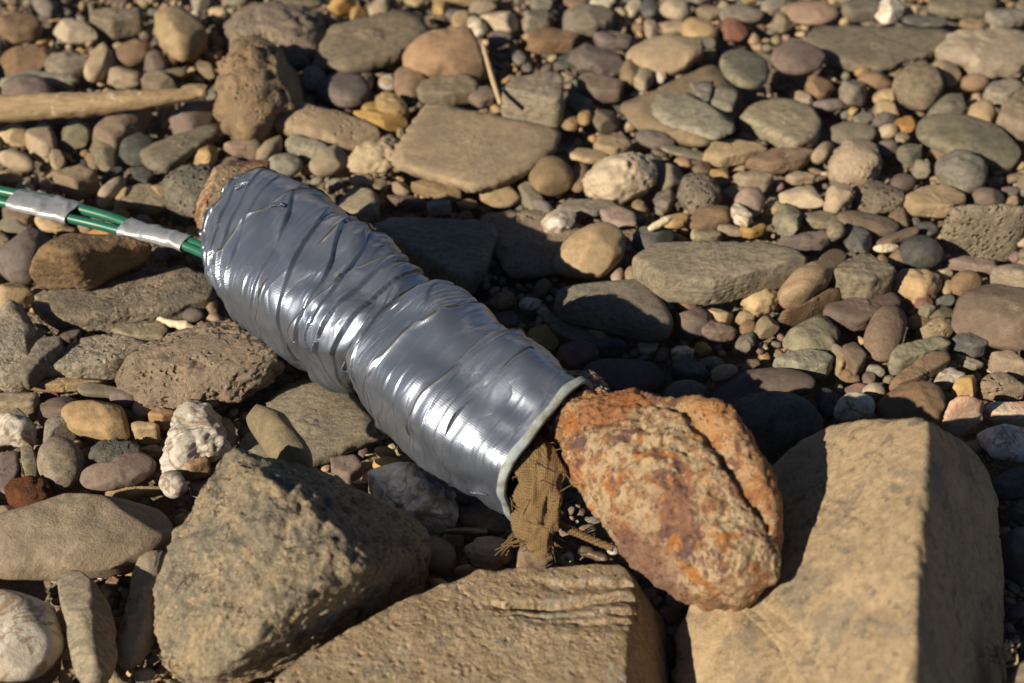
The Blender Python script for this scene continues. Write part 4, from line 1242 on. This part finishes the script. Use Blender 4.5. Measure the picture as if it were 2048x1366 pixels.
nn, mm = 420, 220
F_, H_ = np.meshgrid(np.arange(nn), np.linspace(0, 2 * np.pi, mm + 1), indexing='ij')
ii = F_.ravel().astype(int); h = H_.ravel()
t1_ = math.radians(58)
sq_ = (np.abs(np.cos(h - t1_)) ** 3.2 + np.abs(np.sin(h - t1_)) ** 3.2) ** (-1 / 3.2)
sq_ = sq_ / np.max(sq_ * np.cos(h)) * .99
rad = (VR[ii] * np.cos(h)[:, None] + WR[ii] * np.sin(h)[:, None]) * sq_[:, None]
P = CR[ii] + rad
L = np.linalg.norm(rad, axis=1)
Nn = rad / np.maximum(L, 1e-5)[:, None]
sc_ = np.clip(L / .012, .1, 1)
d = (noise(P * 22) * .0045 + fbm(P * 50, 3) * .0022 + ridged(P * 90, 3) * .0011 + fbm(P * 260, 3) * .0010 - np.maximum(0, noise(P * 200) - .2) * .0035) * sc_
# the long groove below the far ridge
s_ = UR[ii]
g0 = .62 + .10 * np.sin(s_ * .8) + noise(np.stack([s_ * 1.2, s_ * 0, s_ * 0], 1)) * .10
gr = np.exp(-((h - g0) / .12) ** 2) * np.clip((s_ - 5.2) / 1.2, 0, 1) * np.clip((11.5 - s_) / 1.5, 0, 1)
d = d - gr * .0052
rg = np.exp(-((h - g0 + .32) / .16) ** 2) * np.clip((s_ - 5.6) / 1.0, 0, 1) * np.clip((11.5 - s_) / 1.5, 0, 1)
d = d + rg * .0012
neck = np.exp(-((s_ - 3.5) / .5) ** 2) * np.exp(-((h - .3) / .6) ** 2)
d = d - neck * .003
P = P + Nn * (d - .0016 * sc_)[:, None]
rust = mesh_obj('rusty_stone', P - CR[200], grid_faces(nn, mm + 1), M['rust'], None, loc=tuple(CR[200]))
tag(rust, 'rust crusted lump of stone sticking out of the mouth of the taped bundle', 'rusty stone')
# its other end peeping out at the closed side
ent = pebble('rust_knob', [(412, 470), (404, 420), (420, 372), (452, 350), (500, 338), (548, 338), (520, 372), (470, 400), (448, 440), (436, 500), (424, 500)],
             M['rust'], 'rough', thick=.8, lift=.028, sub=6, seed=77)
tag(ent, 'rusty brown knob showing behind the crumpled upper end of the taped bundle', 'rusty knob')

# ------------------------------------------------------------------ burlap tail and twine
bt = NT('burlap')
v = bt.n('ShaderNodeTexCoord').outputs['Object']
c = bt.mix(bt.noise(v, 90, 5, .65), (.16, .095, .038), (.26, .16, .065))
c = bt.mix(bt.ramp(bt.noise(v, 900, 3, .7), .5, .7, 0, .6), c, (.13, .085, .04))
bt.l(c, bt.b.inputs['Base Color']); bt.b.inputs['Roughness'].default_value = .95
w1 = bt.n('ShaderNodeTexWave'); w1.inputs['Scale'].default_value = 420; w1.inputs['Distortion'].default_value = 3; bt.l(v, w1.inputs[0])
w2 = bt.n('ShaderNodeTexWave'); w2.bands_direction = 'Z'; w2.inputs['Scale'].default_value = 420; w2.inputs['Distortion'].default_value = 3; bt.l(v, w2.inputs[0])
bp = bt.n('ShaderNodeBump'); bp.inputs['Distance'].default_value = .001; bp.inputs['Strength'].default_value = .9
bt.l(bt.math('ADD', bt.math('MULTIPLY', bt.math('MULTIPLY', w1.outputs['Fac'], w2.outputs['Fac']), .6), bt.noise(v, 300, 4, .7)), bp.inputs['Height']); bt.l(bp.outputs[0], bt.b.inputs['Normal'])
M['burlap'] = bt.m

def sweep(path, radii, m_=14, closed=True, twist=0, jag=0, seed=0, sq=1.0):
    """tube along a 3-D path"""
    path = np.asarray(path, float); n_ = len(path)
    T = np.gradient(path, axis=0); T /= np.linalg.norm(T, axis=1)[:, None]
    up = np.array([0, -.3, 1.0])
    V = []
    for i in range(n_):
        a = np.cross(T[i], up); a /= np.linalg.norm(a); b = np.cross(a, T[i])
        for j in range(m_):
            t = 2 * math.pi * j / m_ + twist * i
            r = radii[i]
            V.append(path[i] + (a * math.cos(t) + b * math.sin(t) * sq) * r)
    V = np.array(V)
    if jag: V = V + np.stack([noise(V * 250 + k * 9 + seed) for k in range(3)], 1) * jag
    F = grid_faces(n_, m_, True)
    F.append(tuple(range(m_ - 1, -1, -1))); F.append(tuple((n_ - 1) * m_ + j for j in range(m_)))
    return V, F

def smooth_path(pts, n_):
    A = np.asarray(pts, float); k = len(A)
    u = np.linspace(0, k - 1, n_); i = np.clip(np.floor(u).astype(int), 0, k - 2); f = (u - i)[:, None]
    g = lambda q: A[np.clip(i + q, 0, k - 1)]
    return 0.5 * ((2 * g(0)) + (-g(-1) + g(1)) * f + (2 * g(-1) - 5 * g(0) + 4 * g(1) - g(2)) * f ** 2 + (-g(-1) + 3 * g(0) - 3 * g(1) + g(2)) * f ** 3)

# folded rag hanging out of the mouth
RS = [(1060, 872, .060, 14), (1078, 905, .060, 36), (1078, 945, .056, 46), (1078, 985, .050, 48), (1076, 1020, .044, 46), (1070, 1055, .038, 42), (1068, 1085, .033, 36), (1060, 1098, .030, 14)]
path = smooth_path([at(x, y, z) for x, y, z, r in RS], 90)
rad_ = np.interp(np.linspace(0, 7, 90), range(8), [r * .52 / FPX for *_, r in RS])
V, F = sweep(path, rad_, 72, sq=.55)
h_ = np.tile(np.arange(72) / 72 * 2 * np.pi, 90); k_ = np.repeat(np.arange(90), 72)
cr_ = np.clip(1 - 3 * np.abs(noise(np.stack([np.cos(h_) * 1.8, np.sin(h_) * 1.8, k_ * .045], 1))), 0, 1)
cc = np.repeat(path, 72, 0)
dd = V - cc
V = cc + dd * (1 + .30 * cr_ + .45 * noise(np.stack([np.cos(h_) * 1.2, np.sin(h_) * 1.2, k_ * .07 + 5], 1)) + .06 * noise(V * 500))[:, None]
rag = mesh_obj('burlap_rag', V - path[40], F, M['burlap'], None, loc=tuple(path[40]))
tag(rag, 'brown burlap rag hanging out of the bundle mouth beside the rusty stone', 'burlap rag')
rr_ = np.random.RandomState(4)
fibV, fibF, off = [], [], 0
for k in range(50):
    if k < 14:      # frayed tail to the left
        a0 = at(1046 + rr_.uniform(-12, 14), 1070 + rr_.uniform(-14, 16), .034)
        a2 = at(998 + rr_.uniform(-10, 18), 1098 + rr_.uniform(-12, 14), .024)
        a1 = (a0 + a2) / 2 + rr_.normal(size=3) * .0012
        P3 = smooth_path([a0, a1, a2], 7)
    else:
        i0 = rr_.randint(8, 86); th = rr_.uniform(0, 2 * math.pi)
        a0 = path[i0] + (V[i0 * 72 + int(th / 6.284 * 71)] - path[i0]) * .97
        dirn = (a0 - path[i0]); dirn /= max(1e-6, np.linalg.norm(dirn))
        P3 = smooth_path([a0, a0 + dirn * rr_.uniform(.001, .003) + rr_.normal(size=3) * .001, a0 + dirn * .002 + rr_.normal(size=3) * .004], 6)
    v_, f_ = sweep(P3, [.00022] * len(P3), 4)
    fibV.append(v_); fibF += [tuple(q + off for q in f) for f in f_]; off += len(v_)
fib = mesh_obj('fray', np.concatenate(fibV) - path[40], fibF, M['burlap'], rag)
fib['kind'] = 'stuff'

def twine(pts, n_, r, name, label, cat='twine', mat='burlap', parent=None):
    P = smooth_path(pts, n_)
    T = np.gradient(P, axis=0); T /= np.linalg.norm(T, axis=1)[:, None]
    root = link(bpy.data.objects.new(name, None)); c0 = P[n_ // 2]; root.location = c0
    tag(root, label, cat)
    for s in range(3):
        Q = []
        for i in range(n_):
            a = np.cross(T[i], [0, 0, 1.0]); a /= np.linalg.norm(a); b = np.cross(a, T[i])
            t = i * .42 + s * 2.094
            Q.append(P[i] + (a * math.cos(t) + b * math.sin(t)) * r * .55)
        V_, F_2 = sweep(Q, [r * .6] * n_, 8, jag=.0002)
        mesh_obj('strand', V_ - c0, F_2, M[mat], root)
twine([at(1112, 1042, .034), at(1135, 1058, .033), at(1160, 1068, .031), at(1190, 1082, .028), at(1226, 1096, .026)], 70, .0016, 'twine', 'twisted twine running from the burlap rag to the rusty stone')

# ------------------------------------------------------------------ green tubes
gt = NT('green_plastic')
v = gt.n('ShaderNodeTexCoord').outputs['Object']
gt.l(gt.mix(gt.ramp(gt.noise(v, 200, 5, .7), .5, .75, 0, .5), (.012, .115, .065), (.10, .12, .07)), gt.b.inputs['Base Color'])
gt.b.inputs['Roughness'].default_value = .34
M['green_tube'] = gt.m
ZC = .040
up_ = [(-160, 340), (-60, 368), (20, 386), (90, 398), (150, 415), (215, 433), (262, 449), (320, 464), (375, 482), (415, 499), (450, 520)]
lo_ = [(-160, 366), (-60, 391), (20, 408), (90, 424), (145, 438), (200, 451), (250, 464), (305, 475), (365, 490), (408, 508), (445, 527)]
cab = link(bpy.data.objects.new('green_tubes', None)); cab.location = at(200, 440, 0)
tag(cab, 'pair of thin green plastic tubes strapped with silver tape running into the bundle', 'plastic tubes')
c0 = np.array(cab.location)
for pts, r in ((up_, 10.5), (lo_, 9.5)):
    P = smooth_path([at(x, y, ZC) for x, y in pts], 160)
    V, F = sweep(P, [r / FPX * depth_of(p) for p in P], 20)
    mesh_obj('tube', V - c0, F, M['green_tube'], cab)
st_ = NT('pale_strap_tape'); v = st_.n('ShaderNodeTexCoord').outputs['Object']
st_.l(st_.mix(st_.ramp(st_.noise(v, 180, 4, .7), .5, .7), (.36, .365, .37), (.27, .255, .23)), st_.b.inputs['Base Color'])
st_.b.inputs['Metallic'].default_value = .35; st_.b.inputs['Roughness'].default_value = .42
M['sleeve'] = st_.m
def sleeve(x0, x1):
    xs = np.linspace(x0, x1, 60)
    ux, uy = zip(*up_); lx, ly = zip(*lo_)
    V = []
    for i, x in enumerate(xs):
        a = at(x, np.interp(x, ux, uy), ZC); b = at(x + 0, np.interp(x, lx, ly), ZC)
        c = (a + b) / 2
        hw = np.linalg.norm(a - b) / 2 + .0027
        ax = at(x + 4, np.interp(x + 4, ux, uy), ZC) - a; ax /= np.linalg.norm(ax)
        yv = (a - b) - ax * ((a - b) @ ax); yv /= np.linalg.norm(yv)
        zv = np.cross(ax, yv)
        for j in range(49):
            t = 2 * math.pi * j / 48
            y_, z_ = math.cos(t), math.sin(t)
            V.append(c + yv * hw * np.sign(y_) * abs(y_) ** .8 + zv * .0034 * np.sign(z_) * abs(z_) ** .8)
    V = np.array(V); cc = np.repeat(V.reshape(60, 49, 3).mean(1), 49, 0)
    V = V + (V - cc) / np.linalg.norm(V - cc, axis=1)[:, None] * (noise(V * 150) * .0006 + np.clip(1 - 4 * np.abs(noise(V * 70 + 4)), 0, 1) * .0006)[:, None]
    o = mesh_obj('tape_sleeve', V - c0, grid_faces(60, 49), M['sleeve'], cab)
    add_uv(o, np.repeat(xs[:, None], 49, 1) / 2000, np.tile(np.arange(49) / 480, (60, 1)), 60, 49)
    o.modifiers.new('thickness', 'SOLIDIFY').thickness = .0003
sleeve(28, 150); sleeve(250, 374)

# ------------------------------------------------------------------ sticks
wt = NT('driftwood')
v, _ = objvec(wt)
mpw = wt.n('ShaderNodeMapping'); mpw.inputs['Scale'].default_value = (1, 8, 8); wt.l(v, mpw.inputs[0])
c = wt.mix(wt.ramp(wt.noise(mpw.outputs[0], 40, 5, .6), .35, .65), (.40, .28, .15), (.27, .18, .09))
c = wt.mix(wt.ramp(wt.noise(v, 140, 3), .6, .68, 0, .8), c, (.55, .42, .27))
wt.l(c, wt.b.inputs['Base Color']); wt.b.inputs['Roughness'].default_value = .8
bp = wt.n('ShaderNodeBump'); bp.inputs['Distance'].default_value = .001; wt.l(wt.noise(mpw.outputs[0], 120, 4), bp.inputs['Height']); wt.l(bp.outputs[0], wt.b.inputs['Normal'])
M['wood'] = wt.m
sw = NT('dry_straw'); sw.b.inputs['Base Color'].default_value = (.46, .33, .18, 1); sw.b.inputs['Roughness'].default_value = .6
v = sw.n('ShaderNodeTexCoord').outputs['Object']; sw.l(sw.mix(sw.noise(v, 300, 3), (.50, .37, .21), (.34, .23, .12)), sw.b.inputs['Base Color'])
M['straw'] = sw.m
pw = NT('pale_stick'); v = pw.n('ShaderNodeTexCoord').outputs['Object']; pw.l(pw.mix(pw.noise(v, 300, 3), (.62, .52, .34), (.50, .38, .22)), pw.b.inputs['Base Color'])
M['pale'] = pw.m
dw = NT('dark_twig'); v = dw.n('ShaderNodeTexCoord').outputs['Object']; dw.l(dw.mix(dw.noise(v, 300, 3), (.06, .04, .025), (.14, .09, .05)), dw.b.inputs['Base Color'])
M['twig'] = dw.m
def stick(name, pts, rad, mat, label, cat, m_=16, jag=.0006):
    P = smooth_path([at(*p) for p in pts], 60)
    R_ = np.interp(np.linspace(0, 1, 60), np.linspace(0, 1, len(rad)), rad)
    V, F = sweep(P, R_, m_, jag=jag)
    o = mesh_obj(name, V - P[30], F, M[mat], None, loc=tuple(P[30]))
    tag(o, label, cat)
stick('driftwood_stick', [(-160, 232, .026), (-60, 222, .026), (60, 214, .026), (180, 208, .026), (300, 198, .026), (400, 187, .026), (416, 186, .026)], [.0088, .0090, .0088, .0082, .0070, .0054, .0032, .001], 'wood', 'smooth tan driftwood stick lying across the stones at the upper left', 'driftwood', 28, .0012)
stick('straw', [(966, 90, .035), (982, 148, .028), (1001, 208, .02)], [.0012, .0016, .0018, .0015], 'straw', 'single dry straw leaning beside the orange stone', 'straw', 8, .0001)
stick('splinter', [(1297, 459, .012), (1320, 447, .014), (1343, 434, .016)], [.0012, .0022, .0024, .0026, .001], 'pale', 'short pale wood splinter above the dark rounded pebble', 'splinter', 10, .0003)
stick('twig', [(316, 638, .016), (350, 648, .016), (388, 656, .015)], [.001, .0018, .0022, .003, .001], 'pale', 'small pale forked wood chip under the upper end of the bundle', 'wood chip', 8, .001)
stick('twig', [(1110, 1082, .020), (1160, 1100, .020), (1200, 1115, .021), (1232, 1128, .020)], [.0018, .0022, .0026, .001], 'twig', 'dark broken twig in the shade under the rusty stone', 'twig', 9, .0014)
stick('twig', [(890, 1063, .010), (930, 1062, .010), (975, 1064, .010)], [.0012, .0018, .0016], 'twig', 'thin brown twig in the shade under the bundle mouth', 'twig', 8, .0006)
# feathery dry weed at the bottom right
wv_, wf, off = [], [], 0
root_w = at(2006, 1400, .015)
for k in range(60):
    b0 = at(2004, 1300 + rr_.uniform(-6, 60), .03)
    if k == 0: P3 = smooth_path([root_w, at(2007, 1360, .03), at(2002, 1295, .04)], 12)
    else:
        e_ = at(2004 + rr_.normal() * 18, 1300 + rr_.uniform(-22, 22), .04 + rr_.uniform(-.004, .004))
        s0 = at(2004, 1322 + rr_.uniform(-12, 12), .037)
        P3 = smooth_path([s0, (s0 + e_) / 2 + rr_.normal(size=3) * .001, e_], 6)
    v_, f_ = sweep(P3, [.00035 if k else .0007] * len(P3), 5)
    wv_.append(v_); wf += [tuple(q + off for q in f) for f in f_]; off += len(v_)
wd = mesh_obj('weed', np.concatenate(wv_) - root_w, wf, M['straw'], None, loc=tuple(root_w))
tag(wd, 'feathery dry weed head at the foot of the big right block', 'weed')
# ------------------------------------------------------------------ small pebbles between the traced stones
def in_poly(x, y, P):
    x = np.asarray(x); y = np.asarray(y)
    ins = np.zeros(x.shape, bool)
    j = len(P) - 1
    for i in range(len(P)):
        xi, yi = P[i]; xj, yj = P[j]
        c = ((yi > y) != (yj > y)) & (x < (xj - xi) * (y - yi) / ((yj - yi) if yj != yi else 1e-9) + xi)
        ins ^= c
        j = i
    return ins
GX, GY = np.meshgrid(np.arange(-300, 2350, 6), np.arange(-300, 1700, 6))
occ = np.zeros(GX.shape, bool)
OCC.append(np.array([(425, 450), (500, 345), (600, 345), (860, 545), (1186, 766), (1300, 798), (1440, 815), (1560, 960), (1540, 1170), (1440, 1213), (1235, 1115), (1110, 900), (1012, 1042), (750, 860), (690, 768), (436, 620)]))
for P in OCC:
    P = np.asarray(P)
    x0, y0 = P.min(0) - 6; x1, y1 = P.max(0) + 6
    m_ = (GX >= x0) & (GX <= x1) & (GY >= y0) & (GY <= y1)
    occ[m_] |= in_poly(GX[m_], GY[m_], P)
# distance to the nearest traced stone, by growing the mask
dist = np.zeros(occ.shape); cur = occ.copy()
for k in range(14):
    dist[~cur] += 6
    g = cur.copy()
    g[1:] |= cur[:-1]; g[:-1] |= cur[1:]; g[:, 1:] |= cur[:, :-1]; g[:, :-1] |= cur[:, 1:]
    cur = g
FILLC = ['tan', 'cream', 'ochre', 'brown', 'mauve', 'slate', 'green', 'grey', 'pink', 'dark', 'olive', 'orange', 'sand', 'white']
FILLW = np.array([.13, .12, .09, .13, .10, .09, .07, .08, .04, .04, .05, .02, .03, .015]); FILLW /= FILLW.sum()
rf = np.random.RandomState(21)
cand = []
placed = []
tries = rf.uniform([-20, -20], [2070, 1390], (26000, 2))
for x, y in tries:
    i, j = int((y + 300) / 6), int((x + 300) / 6)
    dd_ = dist[i, j]
    if dd_ < 8: continue
    r = min(dd_ * 1.05 + 2, rf.uniform(10, 34) * (1.0 if y > 260 else .9))
    if placed:
        A = np.array(placed)
        gap = np.hypot(A[:, 0] - x, (A[:, 1] - y) * 1.3) - A[:, 2] * .8
        mg = gap.min()
        if mg < 5: continue
        r = min(r, mg)
    placed.append((x, y, r))
placed.sort(key=lambda a: -a[2])
N_IND = 150
for k, (x, y, r) in enumerate(placed[:N_IND]):
    mk = FILLC[rf.choice(len(FILLC), p=FILLW)]
    sty = rf.choice(['round', 'egg', 'lump', 'flat', 'rough', 'slab'], p=[.2, .13, .2, .07, .13, .27])
    out = ell(x, y, r * 2 * rf.uniform(1.0, 1.35), r * 2 * rf.uniform(.7, .95), rf.uniform(-50, 50), rs=rf)
    o = slab('pebble', out[::3], M[mk], thick=r / FPX * .8, lift=rf.uniform(-.003, 0), p=30, seed=500 + k, na=.06, chunk=.35) if sty == 'slab' else pebble('pebble', out, M[mk], sty, lift=rf.uniform(-.005, -.001), seed=500 + k)
    o['category'] = 'pebble'
    AUTO.append(dict(o=o, c=np.array([x, y]), w=np.array([2 * r, 1.7 * r]), col=COLW[mk], sty=STW[sty], name='pebble'))

# ------------------------------------------------------------------ fine gravel, too many to count: three beds by size
gm = NT('gravel_mixed')
at_n = gm.n('ShaderNodeAttribute'); at_n.attribute_name = 'stone_colour'
tcg = gm.n('ShaderNodeTexCoord'); v = tcg.outputs['Object']
sp_ = gm.noise(v, 500, 5, .7)
c = gm.mix(gm.ramp(sp_, .4, .7, 0, .55), at_n.outputs['Color'], (.30, .22, .14))
c = gm.mix(gm.ramp(gm.noise(v, 900, 2), .32, .46, .5, 0), c, (.05, .04, .03))
gm.l(c, gm.b.inputs['Base Color']); gm.b.inputs['Roughness'].default_value = .85
gm.b.inputs['Specular IOR Level'].default_value = .25
bp = gm.n('ShaderNodeBump'); bp.inputs['Distance'].default_value = .0012; bp.inputs['Strength'].default_value = .5
gm.l(gm.noise(v, 220, 5, .7), bp.inputs['Height']); gm.l(bp.outputs[0], gm.b.inputs['Normal'])
PAL = np.array([(.34, .245, .145), (.43, .33, .2), (.38, .235, .1), (.22, .145, .09), (.15, .10, .085), (.14, .13, .11), (.17, .17, .13), (.2, .17, .12), (.30, .17, .13), (.06, .06, .058), (.42, .22, .1), (.5, .44, .36)])
PW = np.array([.34, .14, .1, .16, .12, .1, .07, .08, .03, .06, .02, .02]); PW /= PW.sum()

def gravel(name, label, pts, rads, sub, seed, vary=.25):
    rs = np.random.RandomState(seed)
    me0, U = ico(sub)
    nf = len(me0.polygons)
    fi = np.empty(nf * 3, dtype=np.int64); me0.polygons.foreach_get('vertices', fi); fi = fi.reshape(-1, 3)
    nv = len(U); K = len(pts)
    shapes = []
    for s in range(14):
        d = 1 + fbm(U * 1.1 + s * 7.7, 3) * .28 + ridged(U * 1.8 + s * 3.1, 2) * .08
        co = U * d[:, None]
        for _ in range(8):
            n_ = rs.normal(size=3); n_ /= np.linalg.norm(n_)
            q = co @ n_; lim = q.max() * rs.uniform(.55, .85)
            co = co - n_ * (np.maximum(0, q - lim) * .85)[:, None]
        shapes.append(co)
    V = np.empty((K, nv, 3), np.float32)
    for k in range(K):
        sc = np.array([rs.uniform(.85, 1.35), rs.uniform(.7, 1.0), rs.uniform(.4, .8)])
        R = np.array(Euler((rs.uniform(-.5, .5), rs.uniform(-.5, .5), rs.uniform(0, 6.28))).to_matrix())
        V[k] = (shapes[rs.randint(14)] * sc * rads[k]) @ R.T + pts[k]
    F = (fi[None] + (np.arange(K) * nv)[:, None, None]).reshape(-1)
    me = bpy.data.meshes.new(name)
    me.vertices.add(K * nv); me.vertices.foreach_set('co', V.ravel())
    me.loops.add(len(F)); me.loops.foreach_set('vertex_index', F.astype(np.int32))
    me.polygons.add(K * nf)
    me.polygons.foreach_set('loop_start', np.arange(0, K * nf * 3, 3, dtype=np.int32))
    me.polygons.foreach_set('use_smooth', np.ones(K * nf, bool))
    me.update(calc_edges=True)
    C = PAL[rs.choice(len(PAL), K, p=PW)] * rs.uniform(.75, 1.2, (K, 1)) * rs.uniform(.93, 1.07, (K, 3))
    ca = me.color_attributes.new('stone_colour', 'FLOAT_COLOR', 'POINT')
    ca.data.foreach_set('color', np.repeat(np.concatenate([C, np.ones((K, 1))], 1), nv, 0).astype(np.float32).ravel())
    me.materials.append(gm.m)
    o = bpy.data.objects.new(name, me); link(o)
    tag(o, label, 'gravel', kind='stuff')
    return o

# remaining gaps of the view: pebbles from the same packing
rest = placed[N_IND:]
pts = np.array([at(x, y, -.004 + rf.uniform(-.005, .0)) for x, y, r in rest])
rads = np.array([r / FPX * depth_of(at(x, y, 0)) * 1.05 for x, y, r in rest])
gravel('small_pebbles', 'small pebbles filling the gaps between the larger stones', pts, rads, 2, 31)
# fine gravel under everything in view
K = 8000
gp = rf.uniform([-.62, .18], [.62, 1.25], (K, 2)) 
rads = .0016 + .0040 * rf.uniform(0, 1, K) ** 2.2
pts = np.column_stack([gp, rf.uniform(-.014, -.003, K) ])
gravel('gravel_bed', 'dark fine gravel bed deep between the stones', pts, rads, 2, 32)
# the beach going on outside the frame
def beach(K, box, rmin, rmax, z, seed, name, label, sub):
    rs = np.random.RandomState(seed)
    out, rr = [], []
    cell = {}
    cs = rmax * 2.2
    while len(out) < K:
        x, y = rs.uniform(box[0], box[1]), rs.uniform(box[2], box[3])
        p = np.array([x, y, 0.]); px, py = px_of(p)
        v_ = y * CP + CAM_H * SP
        if v_ > 0 and -90 < px < 2140 and -70 < py < 1440: 
            K -= 1; continue
        r = rs.uniform(rmin, rmax) * rs.uniform(.6, 1)
        key = (int(x / cs), int(y / cs)); ok = True
        for a in (-1, 0, 1):
            for b in (-1, 0, 1):
                for (qx, qy, qr) in cell.get((key[0] + a, key[1] + b), ()):
                    if (qx - x) ** 2 + (qy - y) ** 2 < ((qr + r) * .8) ** 2: ok = False
        if not ok:
            K -= 1; continue
        cell.setdefault(key, []).append((x, y, r))
        out.append((x, y, z + r * .1)); rr.append(r)
    gravel(name, label, np.array(out), np.array(rr), sub, seed)
beach(4500, (-1.1, 1.1, .0, 2.3), .010, .036, .0, 41, 'beach_stones', 'stones of the beach around the picture', 2)
beach(4500, (-1.1, 1.1, .0, 2.3), .004, .011, -.004, 42, 'beach_gravel', 'gravel of the beach around the picture', 2)
beach(5000, (-4, 4, 2.3, 8.5), .02, .06, .0, 43, 'far_stones', 'stones of the beach further off', 2)

# ------------------------------------------------------------------ labels that single each stone out
CUT = {'with', 'lying', 'below', 'behind', 'left', 'right', 'beside', 'near', 'at', 'under', 'touching', 'in', 'resting', 'wedged', 'cut', 'standing', 'like', 'half', 'patched', 'leaning', 'just', 'directly', 'stained', 'together', 'showing', 'pointing', 'full', 'on', 'hidden', 'between', 'above'}
def short(l):
    w = l.split(); o = []
    for a in w:
        if a in CUT and len(o) >= 2: break
        o.append(a)
    return ' '.join(o)
marks = [(c, short(l)) for c, l, _ in LAND] 
marks += [(np.array([560, 1150]), 'large wedge boulder'), (np.array([900, 1260]), 'big layered slab at the bottom'), (np.array([1760, 1050]), 'big right block'),
          (np.array([1380, 1000]), 'rusty stone'), (np.array([1075, 980]), 'burlap rag'), (np.array([470, 400]), 'upper end of the bundle'), (np.array([180, 440]), 'green tubes'),
          (np.array([220, 205]), 'driftwood stick'), (np.array([1200, 770]), 'mouth of the bundle')]
seen = {}
from collections import Counter
cnt = Counter(s for _, s in marks)
marks = [(c, s) for c, s in marks if cnt[s] == 1]
used = set(o['label'] for o in bpy.data.objects if 'label' in o)
def rel(dx, dy):
    a = math.degrees(math.atan2(dy, dx)) % 360       # image angle, y down
    return ['right of', 'below and right of', 'below', 'below and left of', 'left of', 'above and left of', 'above', 'above and right of'][int(((a + 22.5) % 360) // 45)]
for it in AUTO:
    c = it['c']; size = 'tiny' if it['w'].max() < 34 else 'small' if it['w'].max() < 62 else ''
    if it['w'].max() > 100: size = 'sizeable'
    asp = it['w'][0] / max(1, it['w'][1])
    form = 'long ' if asp > 2.2 else 'upright ' if asp < .75 else ''
    base = (size + ' ' + it['sty'] + ' ' + form + it['col'] + ' ' + it['name']).strip()
    D = sorted((float(np.hypot(*(c - m[0]))), k) for k, m in enumerate(marks))[:9]
    done = None
    for d_, k in D[:4]:
        l = f"{base} {rel(*(c - marks[k][0]))} the {marks[k][1]}"
        if l not in used and len(l.split()) <= 16: done = l; break
    if not done:
        for i1 in range(9):
            for i2 in range(i1 + 1, 9):
                l = f"{base} between the {marks[D[i1][1]][1]} and the {marks[D[i2][1]][1]}"
                if l not in used and len(l.split()) <= 16: done = l; break
            if done: break
    if not done: done = base + ' among the others'
    used.add(done); it['o']['label'] = done
    it['o']['group'] = 'pebbles scattered over the beach' if it['name'] == 'pebble' else 'stones scattered over the beach'
